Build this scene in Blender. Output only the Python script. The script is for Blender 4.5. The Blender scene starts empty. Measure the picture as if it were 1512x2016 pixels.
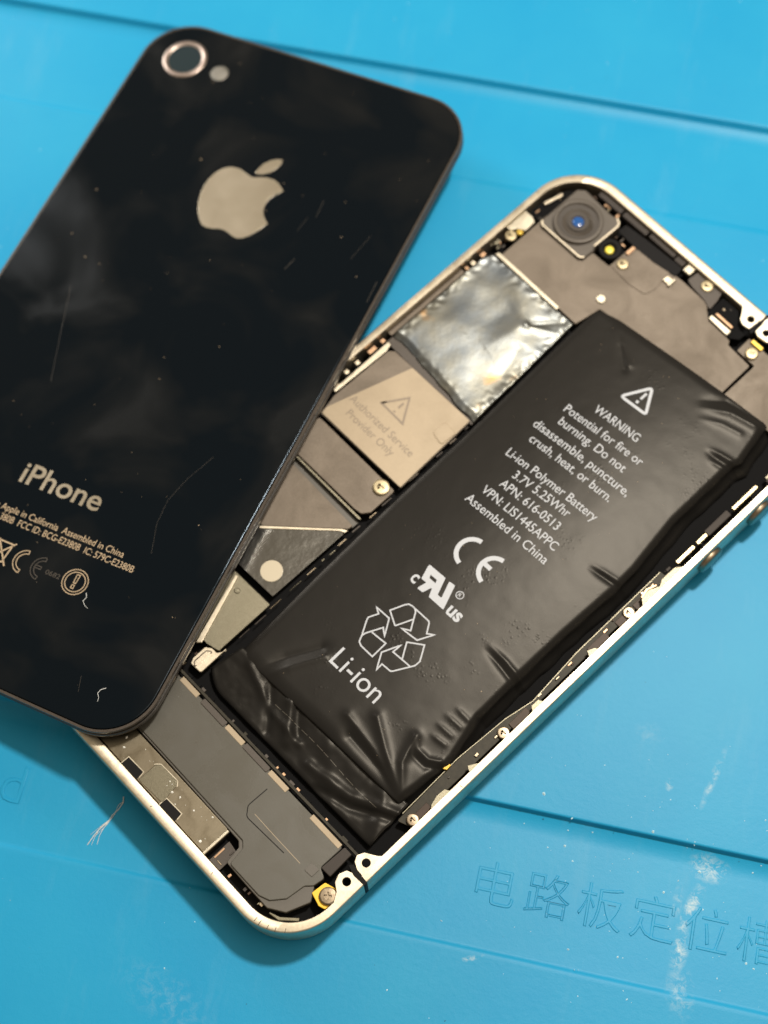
import bpy, bmesh, math, random
from mathutils import Matrix, Vector, noise
random.seed(7)
S = 0.001                       # everything below is written in millimetres
scene = bpy.context.scene
col = scene.collection

# ------------------------------------------------------------------ camera
# phone axes in the camera's frame (x right, y down, z forward); phone plane z=0 is the top of the steel band
RP = Matrix(((0.6889649973, 0.7244480604, -0.0224107175),
             (0.6698885538, -0.6482739167, -0.3619257581),
             (-0.2767246971, 0.2343414958, -0.9319375008)))
TP = Vector((8.623222, 1.404542, 240.779279))
F_PX = 3325.2
ANG = math.atan2(RP[0][1], RP[0][0])            # turns the bench so that the camera's right is +x
PH = 8.3                                        # height of the band's top above the bench mat
ROT = Matrix.Rotation(-ANG, 3, 'Z')
Rw = RP @ ROT.transposed()
cam_pos = ROT @ (-(RP.transposed() @ TP)) + Vector((0, 0, PH))
cd = bpy.data.cameras.new('camera')
cam = bpy.data.objects.new('camera', cd)
col.objects.link(cam)
cam.matrix_world = Matrix.Translation(cam_pos * S) @ (Matrix(((1, 0, 0), (0, -1, 0), (0, 0, -1))) @ Rw).transposed().to_4x4()
cd.sensor_fit = 'VERTICAL'
cd.sensor_height = 36.0
cd.lens = F_PX / 2016.0 * 36.0
cd.clip_start = 0.005
cd.clip_end = 50.0
cd.dof.use_dof = True
cd.dof.focus_distance = 0.226
cd.dof.aperture_fstop = 16.0
scene.camera = cam

# ------------------------------------------------------------------ world, lamps, exposure
world = bpy.data.worlds.new('World')
scene.world = world
world.use_nodes = True
bg = world.node_tree.nodes['Background']
bg.inputs['Color'].default_value = (1.0, 0.83, 0.60, 1)
bg.inputs['Strength'].default_value = 0.36


def area_lamp(name, direction, dist, size, watts, color, target=(0, 0, 0), shape='DISK'):
    ld = bpy.data.lights.new(name, 'AREA')
    ld.shape = shape
    ld.size = size
    ld.energy = watts
    ld.color = color
    o = bpy.data.objects.new(name, ld)
    col.objects.link(o)
    d = (ROT @ Vector(direction)).normalized()
    o.location = Vector(target) + d * dist
    o.rotation_euler = d.to_track_quat('Z', 'Y').to_euler()
    return o


area_lamp('bench_lamp', (0.0, 0.122, 0.352), 0.3725, 0.03, 1.58, (1.0, 0.93, 0.82))
area_lamp('ceiling_panel', (0.16, 0.22, 1.0), 0.90, 0.50, 1.7, (1.0, 0.88, 0.70), shape='SQUARE')
area_lamp('side_lamp', (-0.310, 0.020, 0.118), 0.3323, 0.10, 0.52, (1.0, 0.95, 0.88))
vs = scene.view_settings
vs.view_transform = 'Standard'
vs.look = 'None'
vs.exposure = 0.0
vs.gamma = 1.0
scene.render.engine = 'CYCLES'
scene.cycles.max_bounces = 5
scene.cycles.diffuse_bounces = 3
scene.cycles.glossy_bounces = 3

# ------------------------------------------------------------------ materials
MATS = {}


class NT:
    """tiny node helper"""
    def __init__(self, m):
        m.use_nodes = True
        self.t = m.node_tree
        self.b = self.t.nodes['Principled BSDF']

    def n(self, kind, **kw):
        x = self.t.nodes.new(kind)
        for k, v in kw.items():
            if k in x.inputs.keys():
                x.inputs[k].default_value = v
            else:
                setattr(x, k, v)
        return x

    def l(self, a, ao, b, bi):
        self.t.links.new(a.outputs[ao], b.inputs[bi])


def mm_coords(nt, scale=1.0, loc=(0, 0, 0), rot=0.0, stretch=(1, 1, 1)):
    tc = nt.n('ShaderNodeTexCoord')
    mp = nt.n('ShaderNodeMapping')
    k = 1000.0 * scale
    mp.inputs['Scale'].default_value = (k * stretch[0], k * stretch[1], k * stretch[2])
    mp.inputs['Rotation'].default_value = (0, 0, rot)
    mp.inputs['Location'].default_value = loc
    nt.l(tc, 'Object', mp, 'Vector')
    return mp


def material(name, color, rough=0.5, metal=0.0, spec=0.5, grain=0.0, grain_scale=6.0, bump=0.0, bump_scale=8.0,
             bump_dist=0.05, rough_var=0.0, coat=0.0, stretch=(1, 1, 1), blotch=0.0, blotch_scale=0.14):
    m = bpy.data.materials.new(name)
    nt = NT(m)
    b = nt.b
    b.inputs['Base Color'].default_value = (*color, 1)
    b.inputs['Roughness'].default_value = rough
    b.inputs['Metallic'].default_value = metal
    b.inputs['Specular IOR Level'].default_value = spec
    b.inputs['Coat Weight'].default_value = coat
    b.inputs['Coat Roughness'].default_value = 0.12
    if grain or rough_var:
        mp = mm_coords(nt, 1.0, stretch=stretch)
        nz = nt.n('ShaderNodeTexNoise', Scale=grain_scale, Detail=5.0, Roughness=0.65)
        nt.l(mp, 'Vector', nz, 'Vector')
        if grain:
            r = nt.n('ShaderNodeMapRange')
            r.inputs['From Min'].default_value = 0.25
            r.inputs['From Max'].default_value = 0.75
            r.inputs['To Min'].default_value = 1.0 - grain
            r.inputs['To Max'].default_value = 1.0 + grain
            nt.l(nz, 'Fac', r, 'Value')
            mx = nt.n('ShaderNodeMix', data_type='RGBA', blend_type='MULTIPLY')
            mx.inputs[0].default_value = 1.0
            mx.inputs[6].default_value = (*color, 1)
            nt.l(r, 'Result', mx, 7)
            last = mx
            if blotch:                      # handling marks: broad, soft changes of tone and gloss
                mpb = mm_coords(nt, 1.0, loc=(3.7, 1.3, 0))
                nb2 = nt.n('ShaderNodeTexNoise', Scale=blotch_scale, Detail=4.0, Roughness=0.6, Distortion=0.8)
                nt.l(mpb, 'Vector', nb2, 'Vector')
                rb = nt.n('ShaderNodeMapRange')
                rb.inputs['From Min'].default_value = 0.32
                rb.inputs['From Max'].default_value = 0.68
                rb.inputs['To Min'].default_value = 1.0 - blotch
                rb.inputs['To Max'].default_value = 1.0 + blotch
                nt.l(nb2, 'Fac', rb, 'Value')
                m3 = nt.n('ShaderNodeMix', data_type='RGBA', blend_type='MULTIPLY')
                m3.inputs[0].default_value = 1.0
                nt.l(mx, 2, m3, 6)
                nt.l(rb, 'Result', m3, 7)
                last = m3
                rr = nt.n('ShaderNodeMapRange')
                rr.inputs['From Min'].default_value = 0.32
                rr.inputs['From Max'].default_value = 0.68
                rr.inputs['To Min'].default_value = min(1, rough + 0.10)
                rr.inputs['To Max'].default_value = max(0.08, rough - 0.10)
                nt.l(nb2, 'Fac', rr, 'Value')
                nt.l(rr, 'Result', b, 'Roughness')
            nt.l(last, 2, b, 'Base Color')
        if rough_var:
            r2 = nt.n('ShaderNodeMapRange')
            r2.inputs['From Min'].default_value = 0.3
            r2.inputs['From Max'].default_value = 0.7
            r2.inputs['To Min'].default_value = max(0.03, rough - rough_var)
            r2.inputs['To Max'].default_value = min(1, rough + rough_var)
            nt.l(nz, 'Fac', r2, 'Value')
            nt.l(r2, 'Result', b, 'Roughness')
    if bump:
        mp2 = mm_coords(nt, 1.0, stretch=stretch)
        nb = nt.n('ShaderNodeTexNoise', Scale=bump_scale, Detail=4.0, Roughness=0.6)
        nt.l(mp2, 'Vector', nb, 'Vector')
        bp = nt.n('ShaderNodeBump', Strength=bump, Distance=bump_dist * S)
        nt.l(nb, 'Fac', bp, 'Height')
        nt.l(bp, 'Normal', b, 'Normal')
    MATS[name] = m
    return m


material('steel', (0.54, 0.475, 0.37), 0.44, 1.0, grain=0.16, grain_scale=2.2, bump=0.22, bump_scale=9, bump_dist=0.03, blotch=0.10, blotch_scale=0.25)
material('steel_bright', (0.54, 0.49, 0.39), 0.40, 1.0, grain=0.14, grain_scale=4, blotch=0.12, blotch_scale=0.4)
material('dock_metal', (0.215, 0.185, 0.135), 0.36, 1.0, grain=0.10, grain_scale=7.0, bump=0.15, bump_scale=12, bump_dist=0.02, blotch=0.20, blotch_scale=0.3, stretch=(1, 0.3, 1))
material('speckled_metal', (0.165, 0.15, 0.11), 0.42, 1.0, grain=0.22, grain_scale=6, bump=0.5, bump_scale=10, bump_dist=0.03, rough_var=0.08)
material('taupe_shield', (0.145, 0.117, 0.090), 0.56, 0.2, spec=0.4, grain=0.16, grain_scale=5.0, bump=0.6, bump_scale=4, bump_dist=0.03, blotch=0.10)
material('taupe_dark', (0.075, 0.064, 0.056), 0.55, 0.1, spec=0.3, grain=0.12, bump=0.3, bump_scale=6, bump_dist=0.03)
material('label_film', (0.345, 0.278, 0.195), 0.46, 0.1, spec=0.3, grain=0.04, grain_scale=3, bump=0.05, bump_scale=0.6, blotch=0.05)
material('label_print', (0.20, 0.155, 0.11), 0.5)
material('speaker_grey', (0.090, 0.086, 0.074), 0.30, 0.1, grain=0.06, grain_scale=6, bump=0.3, bump_scale=6, bump_dist=0.02, blotch=0.12, blotch_scale=0.10)
material('speaker_edge', (0.085, 0.077, 0.066), 0.42, 0.1, grain=0.08)
material('black_plastic', (0.010, 0.0095, 0.010), 0.7, 0.0, spec=0.12, grain=0.1, rough_var=0.1)
material('void_black', (0.004, 0.004, 0.0045), 0.75, spec=0.1)
material('flex_brown', (0.045, 0.026, 0.016), 0.5, 0.0, spec=0.25, grain=0.2, grain_scale=1.5)
material('flex_olive', (0.030, 0.026, 0.017), 0.55, 0.0, spec=0.25, grain=0.4, grain_scale=1.5)
material('rubber_brown', (0.045, 0.038, 0.034), 0.65, spec=0.25, grain=0.08)
material('copper', (0.42, 0.27, 0.17), 0.45, 1.0, grain=0.15)
material('gold', (0.83, 0.57, 0.12), 0.28, 1.0, grain=0.08)
material('yellow_tape', (0.85, 0.52, 0.03), 0.45, 0.0, grain=0.06)
material('led_yellow', (0.80, 0.66, 0.08), 0.4)
material('white_dot', (0.50, 0.44, 0.33), 0.4, grain=0.02)
material('screw_gold', (0.40, 0.335, 0.215), 0.40, 1.0, grain=0.12, rough_var=0.08)
material('screw_dark', (0.26, 0.21, 0.15), 0.38, 1.0, grain=0.35, grain_scale=3)
material('camera_grey', (0.080, 0.068, 0.056), 0.5, 0.2, grain=0.12, bump=0.3, bump_scale=4, bump_dist=0.02, stretch=(1, 4, 1))
material('camera_disc', (0.060, 0.052, 0.046), 0.6, 0.1, spec=0.3, grain=0.05)
material('lens_blue', (0.004, 0.07, 0.26), 0.06, 0.0, spec=0.9, coat=1.0)
material('mirror_film', (0.27, 0.265, 0.25), 0.18, 1.0, bump=0.22, bump_scale=0.20, bump_dist=0.6)
material('print_grey', (0.44, 0.46, 0.50), 0.6, spec=0.3)
material('front_glass', (0.01, 0.01, 0.012), 0.1)
material('cover_rim', (0.050, 0.041, 0.034), 0.28, grain=0.2, rough_var=0.1, coat=0.2)
material('cover_skirt', (0.032, 0.028, 0.025), 0.30, grain=0.2, rough_var=0.1, coat=0.2)
material('ring_metal', (0.44, 0.36, 0.32), 0.36, 1.0)
material('lens_window', (0.008, 0.020, 0.027), 0.15, spec=0.6, coat=0.3)
material('flash_lens', (0.16, 0.15, 0.13), 0.18, 0.4, bump=1.0, bump_scale=0.9, bump_dist=0.5)
material('logo_mirror', (0.86, 0.79, 0.66), 0.24, 1.0, grain=0.03, grain_scale=0.12, rough_var=0.03)
material('etch_tan', (0.52, 0.40, 0.27), 0.4, 0.6)
material('etch_dim', (0.060, 0.052, 0.044), 0.4, 0.3)
material('glint_white', (0.78, 0.78, 0.74), 0.7)
material('dust_blue', (0.45, 0.66, 0.74), 0.7)
material('lint', (0.58, 0.60, 0.60), 0.8)
material('dust_dark', (0.02, 0.03, 0.035), 0.8)
material('seam_pale', (0.075, 0.066, 0.052), 0.5)


def foil_material():
    m = bpy.data.materials.new('silver_foil')
    nt = NT(m)
    b = nt.b
    mp = mm_coords(nt, 1.0)
    nz = nt.n('ShaderNodeTexNoise', Scale=0.16, Detail=3.0, Roughness=0.55)
    nt.l(mp, 'Vector', nz, 'Vector')
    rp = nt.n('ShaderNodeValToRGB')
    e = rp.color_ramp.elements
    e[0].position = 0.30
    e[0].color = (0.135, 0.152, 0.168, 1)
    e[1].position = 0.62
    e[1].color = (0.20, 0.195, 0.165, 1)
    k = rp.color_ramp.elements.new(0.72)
    k.color = (0.32, 0.19, 0.085, 1)  # orange reflections of the surroundings, painted into the foil's colour
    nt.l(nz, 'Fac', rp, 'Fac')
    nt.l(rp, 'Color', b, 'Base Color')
    b.inputs['Metallic'].default_value = 0.9
    b.inputs['Roughness'].default_value = 0.42
    n2 = nt.n('ShaderNodeTexNoise', Scale=1.4, Detail=3.0, Roughness=0.5)
    nt.l(mp, 'Vector', n2, 'Vector')
    bp = nt.n('ShaderNodeBump', Strength=0.16, Distance=0.12 * S)
    nt.l(n2, 'Fac', bp, 'Height')
    nt.l(bp, 'Normal', b, 'Normal')
    MATS['silver_foil'] = m


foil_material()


def pouch_material():
    m = bpy.data.materials.new('pouch_black')
    nt = NT(m)
    b = nt.b
    b.inputs['Base Color'].default_value = (0.010, 0.0095, 0.009, 1)
    b.inputs['Metallic'].default_value = 0.0
    b.inputs['Roughness'].default_value = 0.38
    b.inputs['Specular IOR Level'].default_value = 0.21
    b.inputs['Specular Tint'].default_value = (1.0, 0.94, 0.85, 1)
    mp = mm_coords(nt, 1.0)
    # fine grain
    g = nt.n('ShaderNodeTexNoise', Scale=9.0, Detail=3.0)
    nt.l(mp, 'Vector', g, 'Vector')
    bp = nt.n('ShaderNodeBump', Strength=0.35, Distance=0.015 * S)
    nt.l(g, 'Fac', bp, 'Height')
    # clusters of little blisters under the film
    vo = nt.n('ShaderNodeTexVoronoi', Scale=1.8, Randomness=1.0)
    nt.l(mp, 'Vector', vo, 'Vector')
    r = nt.n('ShaderNodeMapRange')
    r.inputs['From Min'].default_value = 0.0
    r.inputs['From Max'].default_value = 0.42
    r.inputs['To Min'].default_value = 1.0
    r.inputs['To Max'].default_value = 0.0
    nt.l(vo, 'Distance', r, 'Value')
    ms = nt.n('ShaderNodeTexNoise', Scale=0.15, Detail=2.0)
    nt.l(mp, 'Vector', ms, 'Vector')
    r2 = nt.n('ShaderNodeMapRange')
    r2.inputs['From Min'].default_value = 0.56
    r2.inputs['From Max'].default_value = 0.74
    nt.l(ms, 'Fac', r2, 'Value')
    mu = nt.n('ShaderNodeMath', operation='MULTIPLY')
    nt.l(r, 'Result', mu, 0)
    nt.l(r2, 'Result', mu, 1)
    b2 = nt.n('ShaderNodeBump', Strength=0.45, Distance=0.07 * S)
    nt.l(mu, 'Value', b2, 'Height')
    nt.l(bp, 'Normal', b2, 'Normal')
    # broad unevenness of the film
    w = nt.n('ShaderNodeTexNoise', Scale=0.22, Detail=2.0)
    nt.l(mp, 'Vector', w, 'Vector')
    b3 = nt.n('ShaderNodeBump', Strength=0.10, Distance=0.5 * S)
    nt.l(w, 'Fac', b3, 'Height')
    nt.l(b2, 'Normal', b3, 'Normal')
    nt.l(b3, 'Normal', b, 'Normal')
    MATS['pouch_black'] = m


pouch_material()


def glass_material():
    m = bpy.data.materials.new('black_glass')
    nt = NT(m)
    b = nt.b
    mp = mm_coords(nt, 1.0)
    # grease: broad smears and finger blots, slightly rough and faintly grey
    s1 = nt.n('ShaderNodeTexNoise', Scale=0.055, Detail=3.0, Roughness=0.5, Distortion=0.6)
    nt.l(mp, 'Vector', s1, 'Vector')
    r1 = nt.n('ShaderNodeMapRange')
    r1.inputs['From Min'].default_value = 0.46
    r1.inputs['From Max'].default_value = 0.66
    nt.l(s1, 'Fac', r1, 'Value')
    cm = nt.n('ShaderNodeMix', data_type='RGBA')
    cm.inputs[6].default_value = (0.0008, 0.0022, 0.004, 1)
    cm.inputs[7].default_value = (0.0062, 0.0062, 0.0062, 1)
    nt.l(r1, 'Result', cm, 0)
    nt.l(cm, 2, b, 'Base Color')
    rr = nt.n('ShaderNodeMapRange')
    rr.inputs['To Min'].default_value = 0.07
    rr.inputs['To Max'].default_value = 0.25
    nt.l(r1, 'Result', rr, 'Value')
    nt.l(rr, 'Result', b, 'Roughness')
    b.inputs['Specular IOR Level'].default_value = 0.33
    b.inputs['Specular Tint'].default_value = (0.60, 0.76, 0.95, 1)
    MATS['black_glass'] = m


glass_material()


def mat_material():
    """blue silicone bench mat: slight mottling, rubbed pale patches, scuff streaks"""
    m = bpy.data.materials.new('blue_silicone')
    nt = NT(m)
    b = nt.b
    base = (0.012, 0.295, 0.52)
    mp = mm_coords(nt, 1.0)
    n1 = nt.n('ShaderNodeTexNoise', Scale=0.03, Detail=6.0, Roughness=0.6)
    nt.l(mp, 'Vector', n1, 'Vector')
    cr = nt.n('ShaderNodeMix', data_type='RGBA')
    cr.inputs[6].default_value = (0.002, 0.228, 0.475, 1)
    cr.inputs[7].default_value = (0.020, 0.305, 0.515, 1)
    nt.l(n1, 'Fac', cr, 0)
    last = (cr, 2)
    # rubbed pale dust along the direction of wiping
    mp2 = mm_coords(nt, 1.0, rot=0.25, stretch=(0.55, 0.10, 1))
    n2 = nt.n('ShaderNodeTexNoise', Scale=0.35, Detail=6.0, Roughness=0.7)
    nt.l(mp2, 'Vector', n2, 'Vector')
    r2 = nt.n('ShaderNodeMapRange')
    r2.inputs['From Min'].default_value = 0.56
    r2.inputs['From Max'].default_value = 0.80
    r2.inputs['To Max'].default_value = 0.06
    nt.l(n2, 'Fac', r2, 'Value')
    mx = nt.n('ShaderNodeMix', data_type='RGBA')
    mx.inputs[7].default_value = (0.38, 0.52, 0.56, 1)
    nt.l(r2, 'Result', mx, 0)
    nt.l(*last, mx, 6)
    last = (mx, 2)

    def scuff(p0, p1, wid, strength, seed):
        nonlocal last
        ax = Vector((p1[0] - p0[0], p1[1] - p0[1]))
        L = ax.length
        ang = math.atan2(ax.y, ax.x)
        tc = nt.n('ShaderNodeTexCoord')
        sub = nt.n('ShaderNodeMapping', vector_type='TEXTURE')
        sub.inputs['Location'].default_value = ((p0[0] + p1[0]) / 2 * S, (p0[1] + p1[1]) / 2 * S, 0)
        sub.inputs['Rotation'].default_value = (0, 0, ang)
        sub.inputs['Scale'].default_value = (L / 2 * S, wid * S, 1)
        nt.l(tc, 'Object', sub, 'Vector')
        flat = nt.n('ShaderNodeVectorMath', operation='MULTIPLY')
        flat.inputs[1].default_value = (1, 1, 0)
        nt.l(sub, 'Vector', flat, 0)
        ln = nt.n('ShaderNodeVectorMath', operation='LENGTH')
        nt.l(flat, 'Vector', ln, 0)
        fall = nt.n('ShaderNodeMapRange')
        fall.inputs['From Min'].default_value = 0.25
        fall.inputs['From Max'].default_value = 1.0
        fall.inputs['To Min'].default_value = 1.0
        fall.inputs['To Max'].default_value = 0.0
        nt.l(ln, 'Value', fall, 'Value')
        nz = nt.n('ShaderNodeTexNoise', Scale=0.75, Detail=8.0, Roughness=0.72, Distortion=0.6)
        q = mm_coords(nt, 1.0, loc=(seed, seed * 2, 0))
        nt.l(q, 'Vector', nz, 'Vector')
        nr = nt.n('ShaderNodeMapRange')
        nr.inputs['From Min'].default_value = 0.46
        nr.inputs['From Max'].default_value = 0.74
        nt.l(nz, 'Fac', nr, 'Value')
        mu = nt.n('ShaderNodeMath', operation='MULTIPLY')
        nt.l(fall, 'Result', mu, 0)
        nt.l(nr, 'Result', mu, 1)
        m2 = nt.n('ShaderNodeMath', operation='MULTIPLY')
        m2.inputs[1].default_value = strength
        nt.l(mu, 'Value', m2, 0)
        mix = nt.n('ShaderNodeMix', data_type='RGBA')
        mix.inputs[7].default_value = (0.62, 0.66, 0.62, 1)
        nt.l(m2, 'Value', mix, 0)
        nt.l(*last, mix, 6)
        last = (mix, 2)

    for a in SCUFFS:
        scuff(*a)
    nt.l(*last, b, 'Base Color')
    b.inputs['Roughness'].default_value = 0.44
    b.inputs['Specular IOR Level'].default_value = 0.22
    nb = nt.n('ShaderNodeTexNoise', Scale=0.9, Detail=8.0, Roughness=0.75)
    nt.l(mp, 'Vector', nb, 'Vector')
    bp = nt.n('ShaderNodeBump', Strength=0.22, Distance=0.18 * S)
    nt.l(nb, 'Fac', bp, 'Height')
    nt.l(bp, 'Normal', b, 'Normal')
    MATS['blue_silicone'] = m


# ------------------------------------------------------------------ mesh helpers
def link(name, me, mat, parent=None, smooth=False):
    o = bpy.data.objects.new(name, me)
    col.objects.link(o)
    if mat:
        me.materials.append(MATS[mat])
    if parent:
        o.parent = parent
    if smooth:
        me.polygons.foreach_set('use_smooth', [True] * len(me.polygons))
    return o


def from_data(name, verts, faces, mat, parent=None, smooth=False):
    me = bpy.data.meshes.new(name)
    me.from_pydata([(x * S, y * S, z * S) for x, y, z in verts], [], faces)
    me.update()
    return link(name, me, mat, parent, smooth)


def fillet(pts, r, n=5):
    """round the corners of a polygon"""
    out = []
    N = len(pts)
    for i in range(N):
        p0, p, p1 = Vector(pts[i - 1]), Vector(pts[i]), Vector(pts[(i + 1) % N])
        a, b = (p0 - p), (p1 - p)
        la, lb = a.length, b.length
        if la < 1e-6 or lb < 1e-6:
            continue
        a.normalize()
        b.normalize()
        c = max(-1, min(1, a.dot(b)))
        th = math.acos(c)
        if th > 2.9:
            out.append((p.x, p.y))
            continue
        d = min(r / math.tan(th / 2), la * 0.48, lb * 0.48)
        s, e = p + a * d, p + b * d
        for k in range(n + 1):
            t = k / n
            q = s * (1 - t) ** 2 + p * 2 * t * (1 - t) + e * t * t
            out.append((q.x, q.y))
    return out


def circle(cx, cy, r, n=32, ry=None):
    return [(cx + r * math.cos(2 * math.pi * k / n), cy + (ry or r) * math.sin(2 * math.pi * k / n)) for k in range(n)]


def rrect(hx, hy, r, n=14, cx=0, cy=0):
    out = []
    for sx, sy, a0 in ((1, 1, 0), (-1, 1, 90), (-1, -1, 180), (1, -1, 270)):
        for k in range(n + 1):
            a = math.radians(a0 + 90 * k / n)
            out.append((cx + sx * (hx - r) + r * math.cos(a), cy + sy * (hy - r) + r * math.sin(a)))
    return out


def curve_mesh(name, loops, thick, bevel, bres=2):
    cu = bpy.data.curves.new(name, 'CURVE')
    cu.dimensions = '2D'
    cu.fill_mode = 'BOTH'
    for lp in loops:
        sp = cu.splines.new('POLY')
        sp.points.add(len(lp) - 1)
        for q, p in zip(sp.points, lp):
            q.co = (p[0], p[1], 0, 1)
        sp.use_cyclic_u = True
    cu.extrude = max(thick / 2 - bevel, 0.0)
    cu.bevel_depth = bevel
    cu.bevel_resolution = bres
    cu.offset = -bevel
    o = bpy.data.objects.new(name, cu)
    col.objects.link(o)
    bpy.context.view_layer.update()
    me = bpy.data.meshes.new_from_object(o.evaluated_get(bpy.context.evaluated_depsgraph_get()))
    bpy.data.objects.remove(o)
    bpy.data.curves.remove(cu)
    me.materials.clear()
    return me


def plate(name, pts, ztop, thick, mat, parent, r=0.25, bevel=0.06, holes=()):
    """flat part with rounded corners and softened edges, its top at ztop"""
    lp = fillet(pts, r) if r else list(pts)
    me = curve_mesh(name, [lp] + [list(h) for h in holes], thick, bevel)
    for v in me.vertices:
        v.co.z += ztop - thick / 2
        v.co *= S
    me.name = name
    return link(name, me, mat, parent)


def disc(name, cx, cy, r, ztop, thick, mat, parent, bevel=0.08, n=36):
    return plate(name, circle(cx, cy, r, n), ztop, thick, mat, parent, 0, bevel)


def stroke_loops(pts, w):
    """offset a polyline to a closed outline of width w with mitred joints"""
    P = [Vector(p) for p in pts]
    L, Rr = [], []
    for i, p in enumerate(P):
        if i == 0:
            d = (P[1] - P[0]).normalized()
            nrm = Vector((-d.y, d.x))
            k = 1.0
        elif i == len(P) - 1:
            d = (P[-1] - P[-2]).normalized()
            nrm = Vector((-d.y, d.x))
            k = 1.0
        else:
            d0 = (P[i] - P[i - 1]).normalized()
            d1 = (P[i + 1] - P[i]).normalized()
            n0, n1 = Vector((-d0.y, d0.x)), Vector((-d1.y, d1.x))
            nrm = n0 + n1
            if nrm.length < 1e-4:
                nrm = n0
            nrm.normalize()
            k = min(1.0 / max(nrm.dot(n0), 0.35), 2.2)
        L.append(p + nrm * (w / 2 * k))
        Rr.append(p - nrm * (w / 2 * k))
    return L, Rr


def ribbon(name, polylines, w, zf, mat, parent, lift=0.02, step=0.4):
    """flat printed lines that follow the surface zf(x, y)"""
    V, Fc = [], []
    for pl in polylines:
        fine = [pl[0]]
        for a, b in zip(pl, pl[1:]):
            n = max(1, int(math.dist(a, b) / step))
            for k in range(1, n + 1):
                fine.append((a[0] + (b[0] - a[0]) * k / n, a[1] + (b[1] - a[1]) * k / n))
        L, Rr = stroke_loops(fine, w)
        o = len(V)
        for a, b in zip(L, Rr):
            V.append((a.x, a.y, zf(a.x, a.y) + lift))
            V.append((b.x, b.y, zf(b.x, b.y) + lift))
        for i in range(len(fine) - 1):
            Fc.append((o + 2 * i, o + 2 * i + 1, o + 2 * i + 3, o + 2 * i + 2))
    return from_data(name, V, Fc, mat, parent)


def strand(name, pl, r, zf, mat, parent):
    """thin round fibre lying on zf"""
    fine = []
    for a, b in zip(pl, pl[1:]):
        for k in range(6):
            fine.append((a[0] + (b[0] - a[0]) * k / 6, a[1] + (b[1] - a[1]) * k / 6))
    fine.append(pl[-1])
    L, Rr = stroke_loops(fine, 2.0)
    V, Fc = [], []
    for i, p in enumerate(fine):
        d = (L[i] - Rr[i]).normalized()
        t = i / (len(fine) - 1)
        q = r * (1.0 - 0.5 * t) * (0.8 + 0.4 * abs(noise.noise(Vector((p[0] * 2.1, p[1] * 2.1, 0)))))
        z = zf(p[0], p[1]) + q * 0.9 + 0.12 * math.sin(t * math.pi) * (0.5 + noise.noise(Vector((p[0], p[1], 3))))
        for k in range(6):
            a = math.pi / 3 * k
            V.append((p[0] + d.x * q * math.cos(a), p[1] + d.y * q * math.cos(a), z + q * math.sin(a)))
    for i in range(len(fine) - 1):
        for k in range(6):
            Fc.append((i * 6 + k, i * 6 + (k + 1) % 6, i * 6 + 6 + (k + 1) % 6, i * 6 + 6 + k))
    return from_data(name, V, Fc, mat, parent, True)


def arc(cx, cy, r, a0, a1, n=24):
    return [(cx + r * math.cos(math.radians(a0 + (a1 - a0) * k / n)), cy + r * math.sin(math.radians(a0 + (a1 - a0) * k / n))) for k in range(n + 1)]


def text_mesh(body, extrude=0.0, spacing=1.0, bold=0.0):
    cu = bpy.data.curves.new('t', 'FONT')
    cu.body = body
    cu.size = 1.0
    cu.space_character = spacing
    cu.offset = bold
    cu.extrude = extrude
    cu.resolution_u = 4
    o = bpy.data.objects.new('t', cu)
    col.objects.link(o)
    bpy.context.view_layer.update()
    me = bpy.data.meshes.new_from_object(o.evaluated_get(bpy.context.evaluated_depsgraph_get()))
    bpy.data.objects.remove(o)
    me.materials.clear()
    return me


def text_on(name, body, p0, p1, height, zf, mat, parent, lift=0.02, bold=0.0, fit=True, spacing=1.0, anchor_right=False):
    """lettering laid on zf from baseline point p0 to p1; height = cap height in mm"""
    me = text_mesh(body, 0.0, spacing, bold)
    xs = [v.co.x for v in me.vertices]
    x0, x1 = min(xs), max(xs)
    d = Vector((p1[0] - p0[0], p1[1] - p0[1]))
    L = d.length
    d.normalize()
    nrm = Vector((-d.y, d.x))
    sy = height / 0.70
    sx = L / (x1 - x0) if fit else sy
    for v in me.vertices:
        a, b = (v.co.x - x0) * sx, v.co.y * sy
        if anchor_right:
            a -= (x1 - x0) * sx - L
        x, y = p0[0] + d.x * a + nrm.x * b, p0[1] + d.y * a + nrm.y * b
        v.co = (x * S, y * S, (zf(x, y) + lift) * S)
    me.name = name
    return link(name, me, mat, parent)


def empty(name, label, cat, loc, rot3, group=None):
    o = bpy.data.objects.new(name, None)
    col.objects.link(o)
    o.matrix_world = Matrix.Translation(Vector(loc) * S) @ rot3.to_4x4()
    o.empty_display_size = 0.01
    o['label'] = label
    o['category'] = cat
    if group:
        o['group'] = group
    return o


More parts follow.
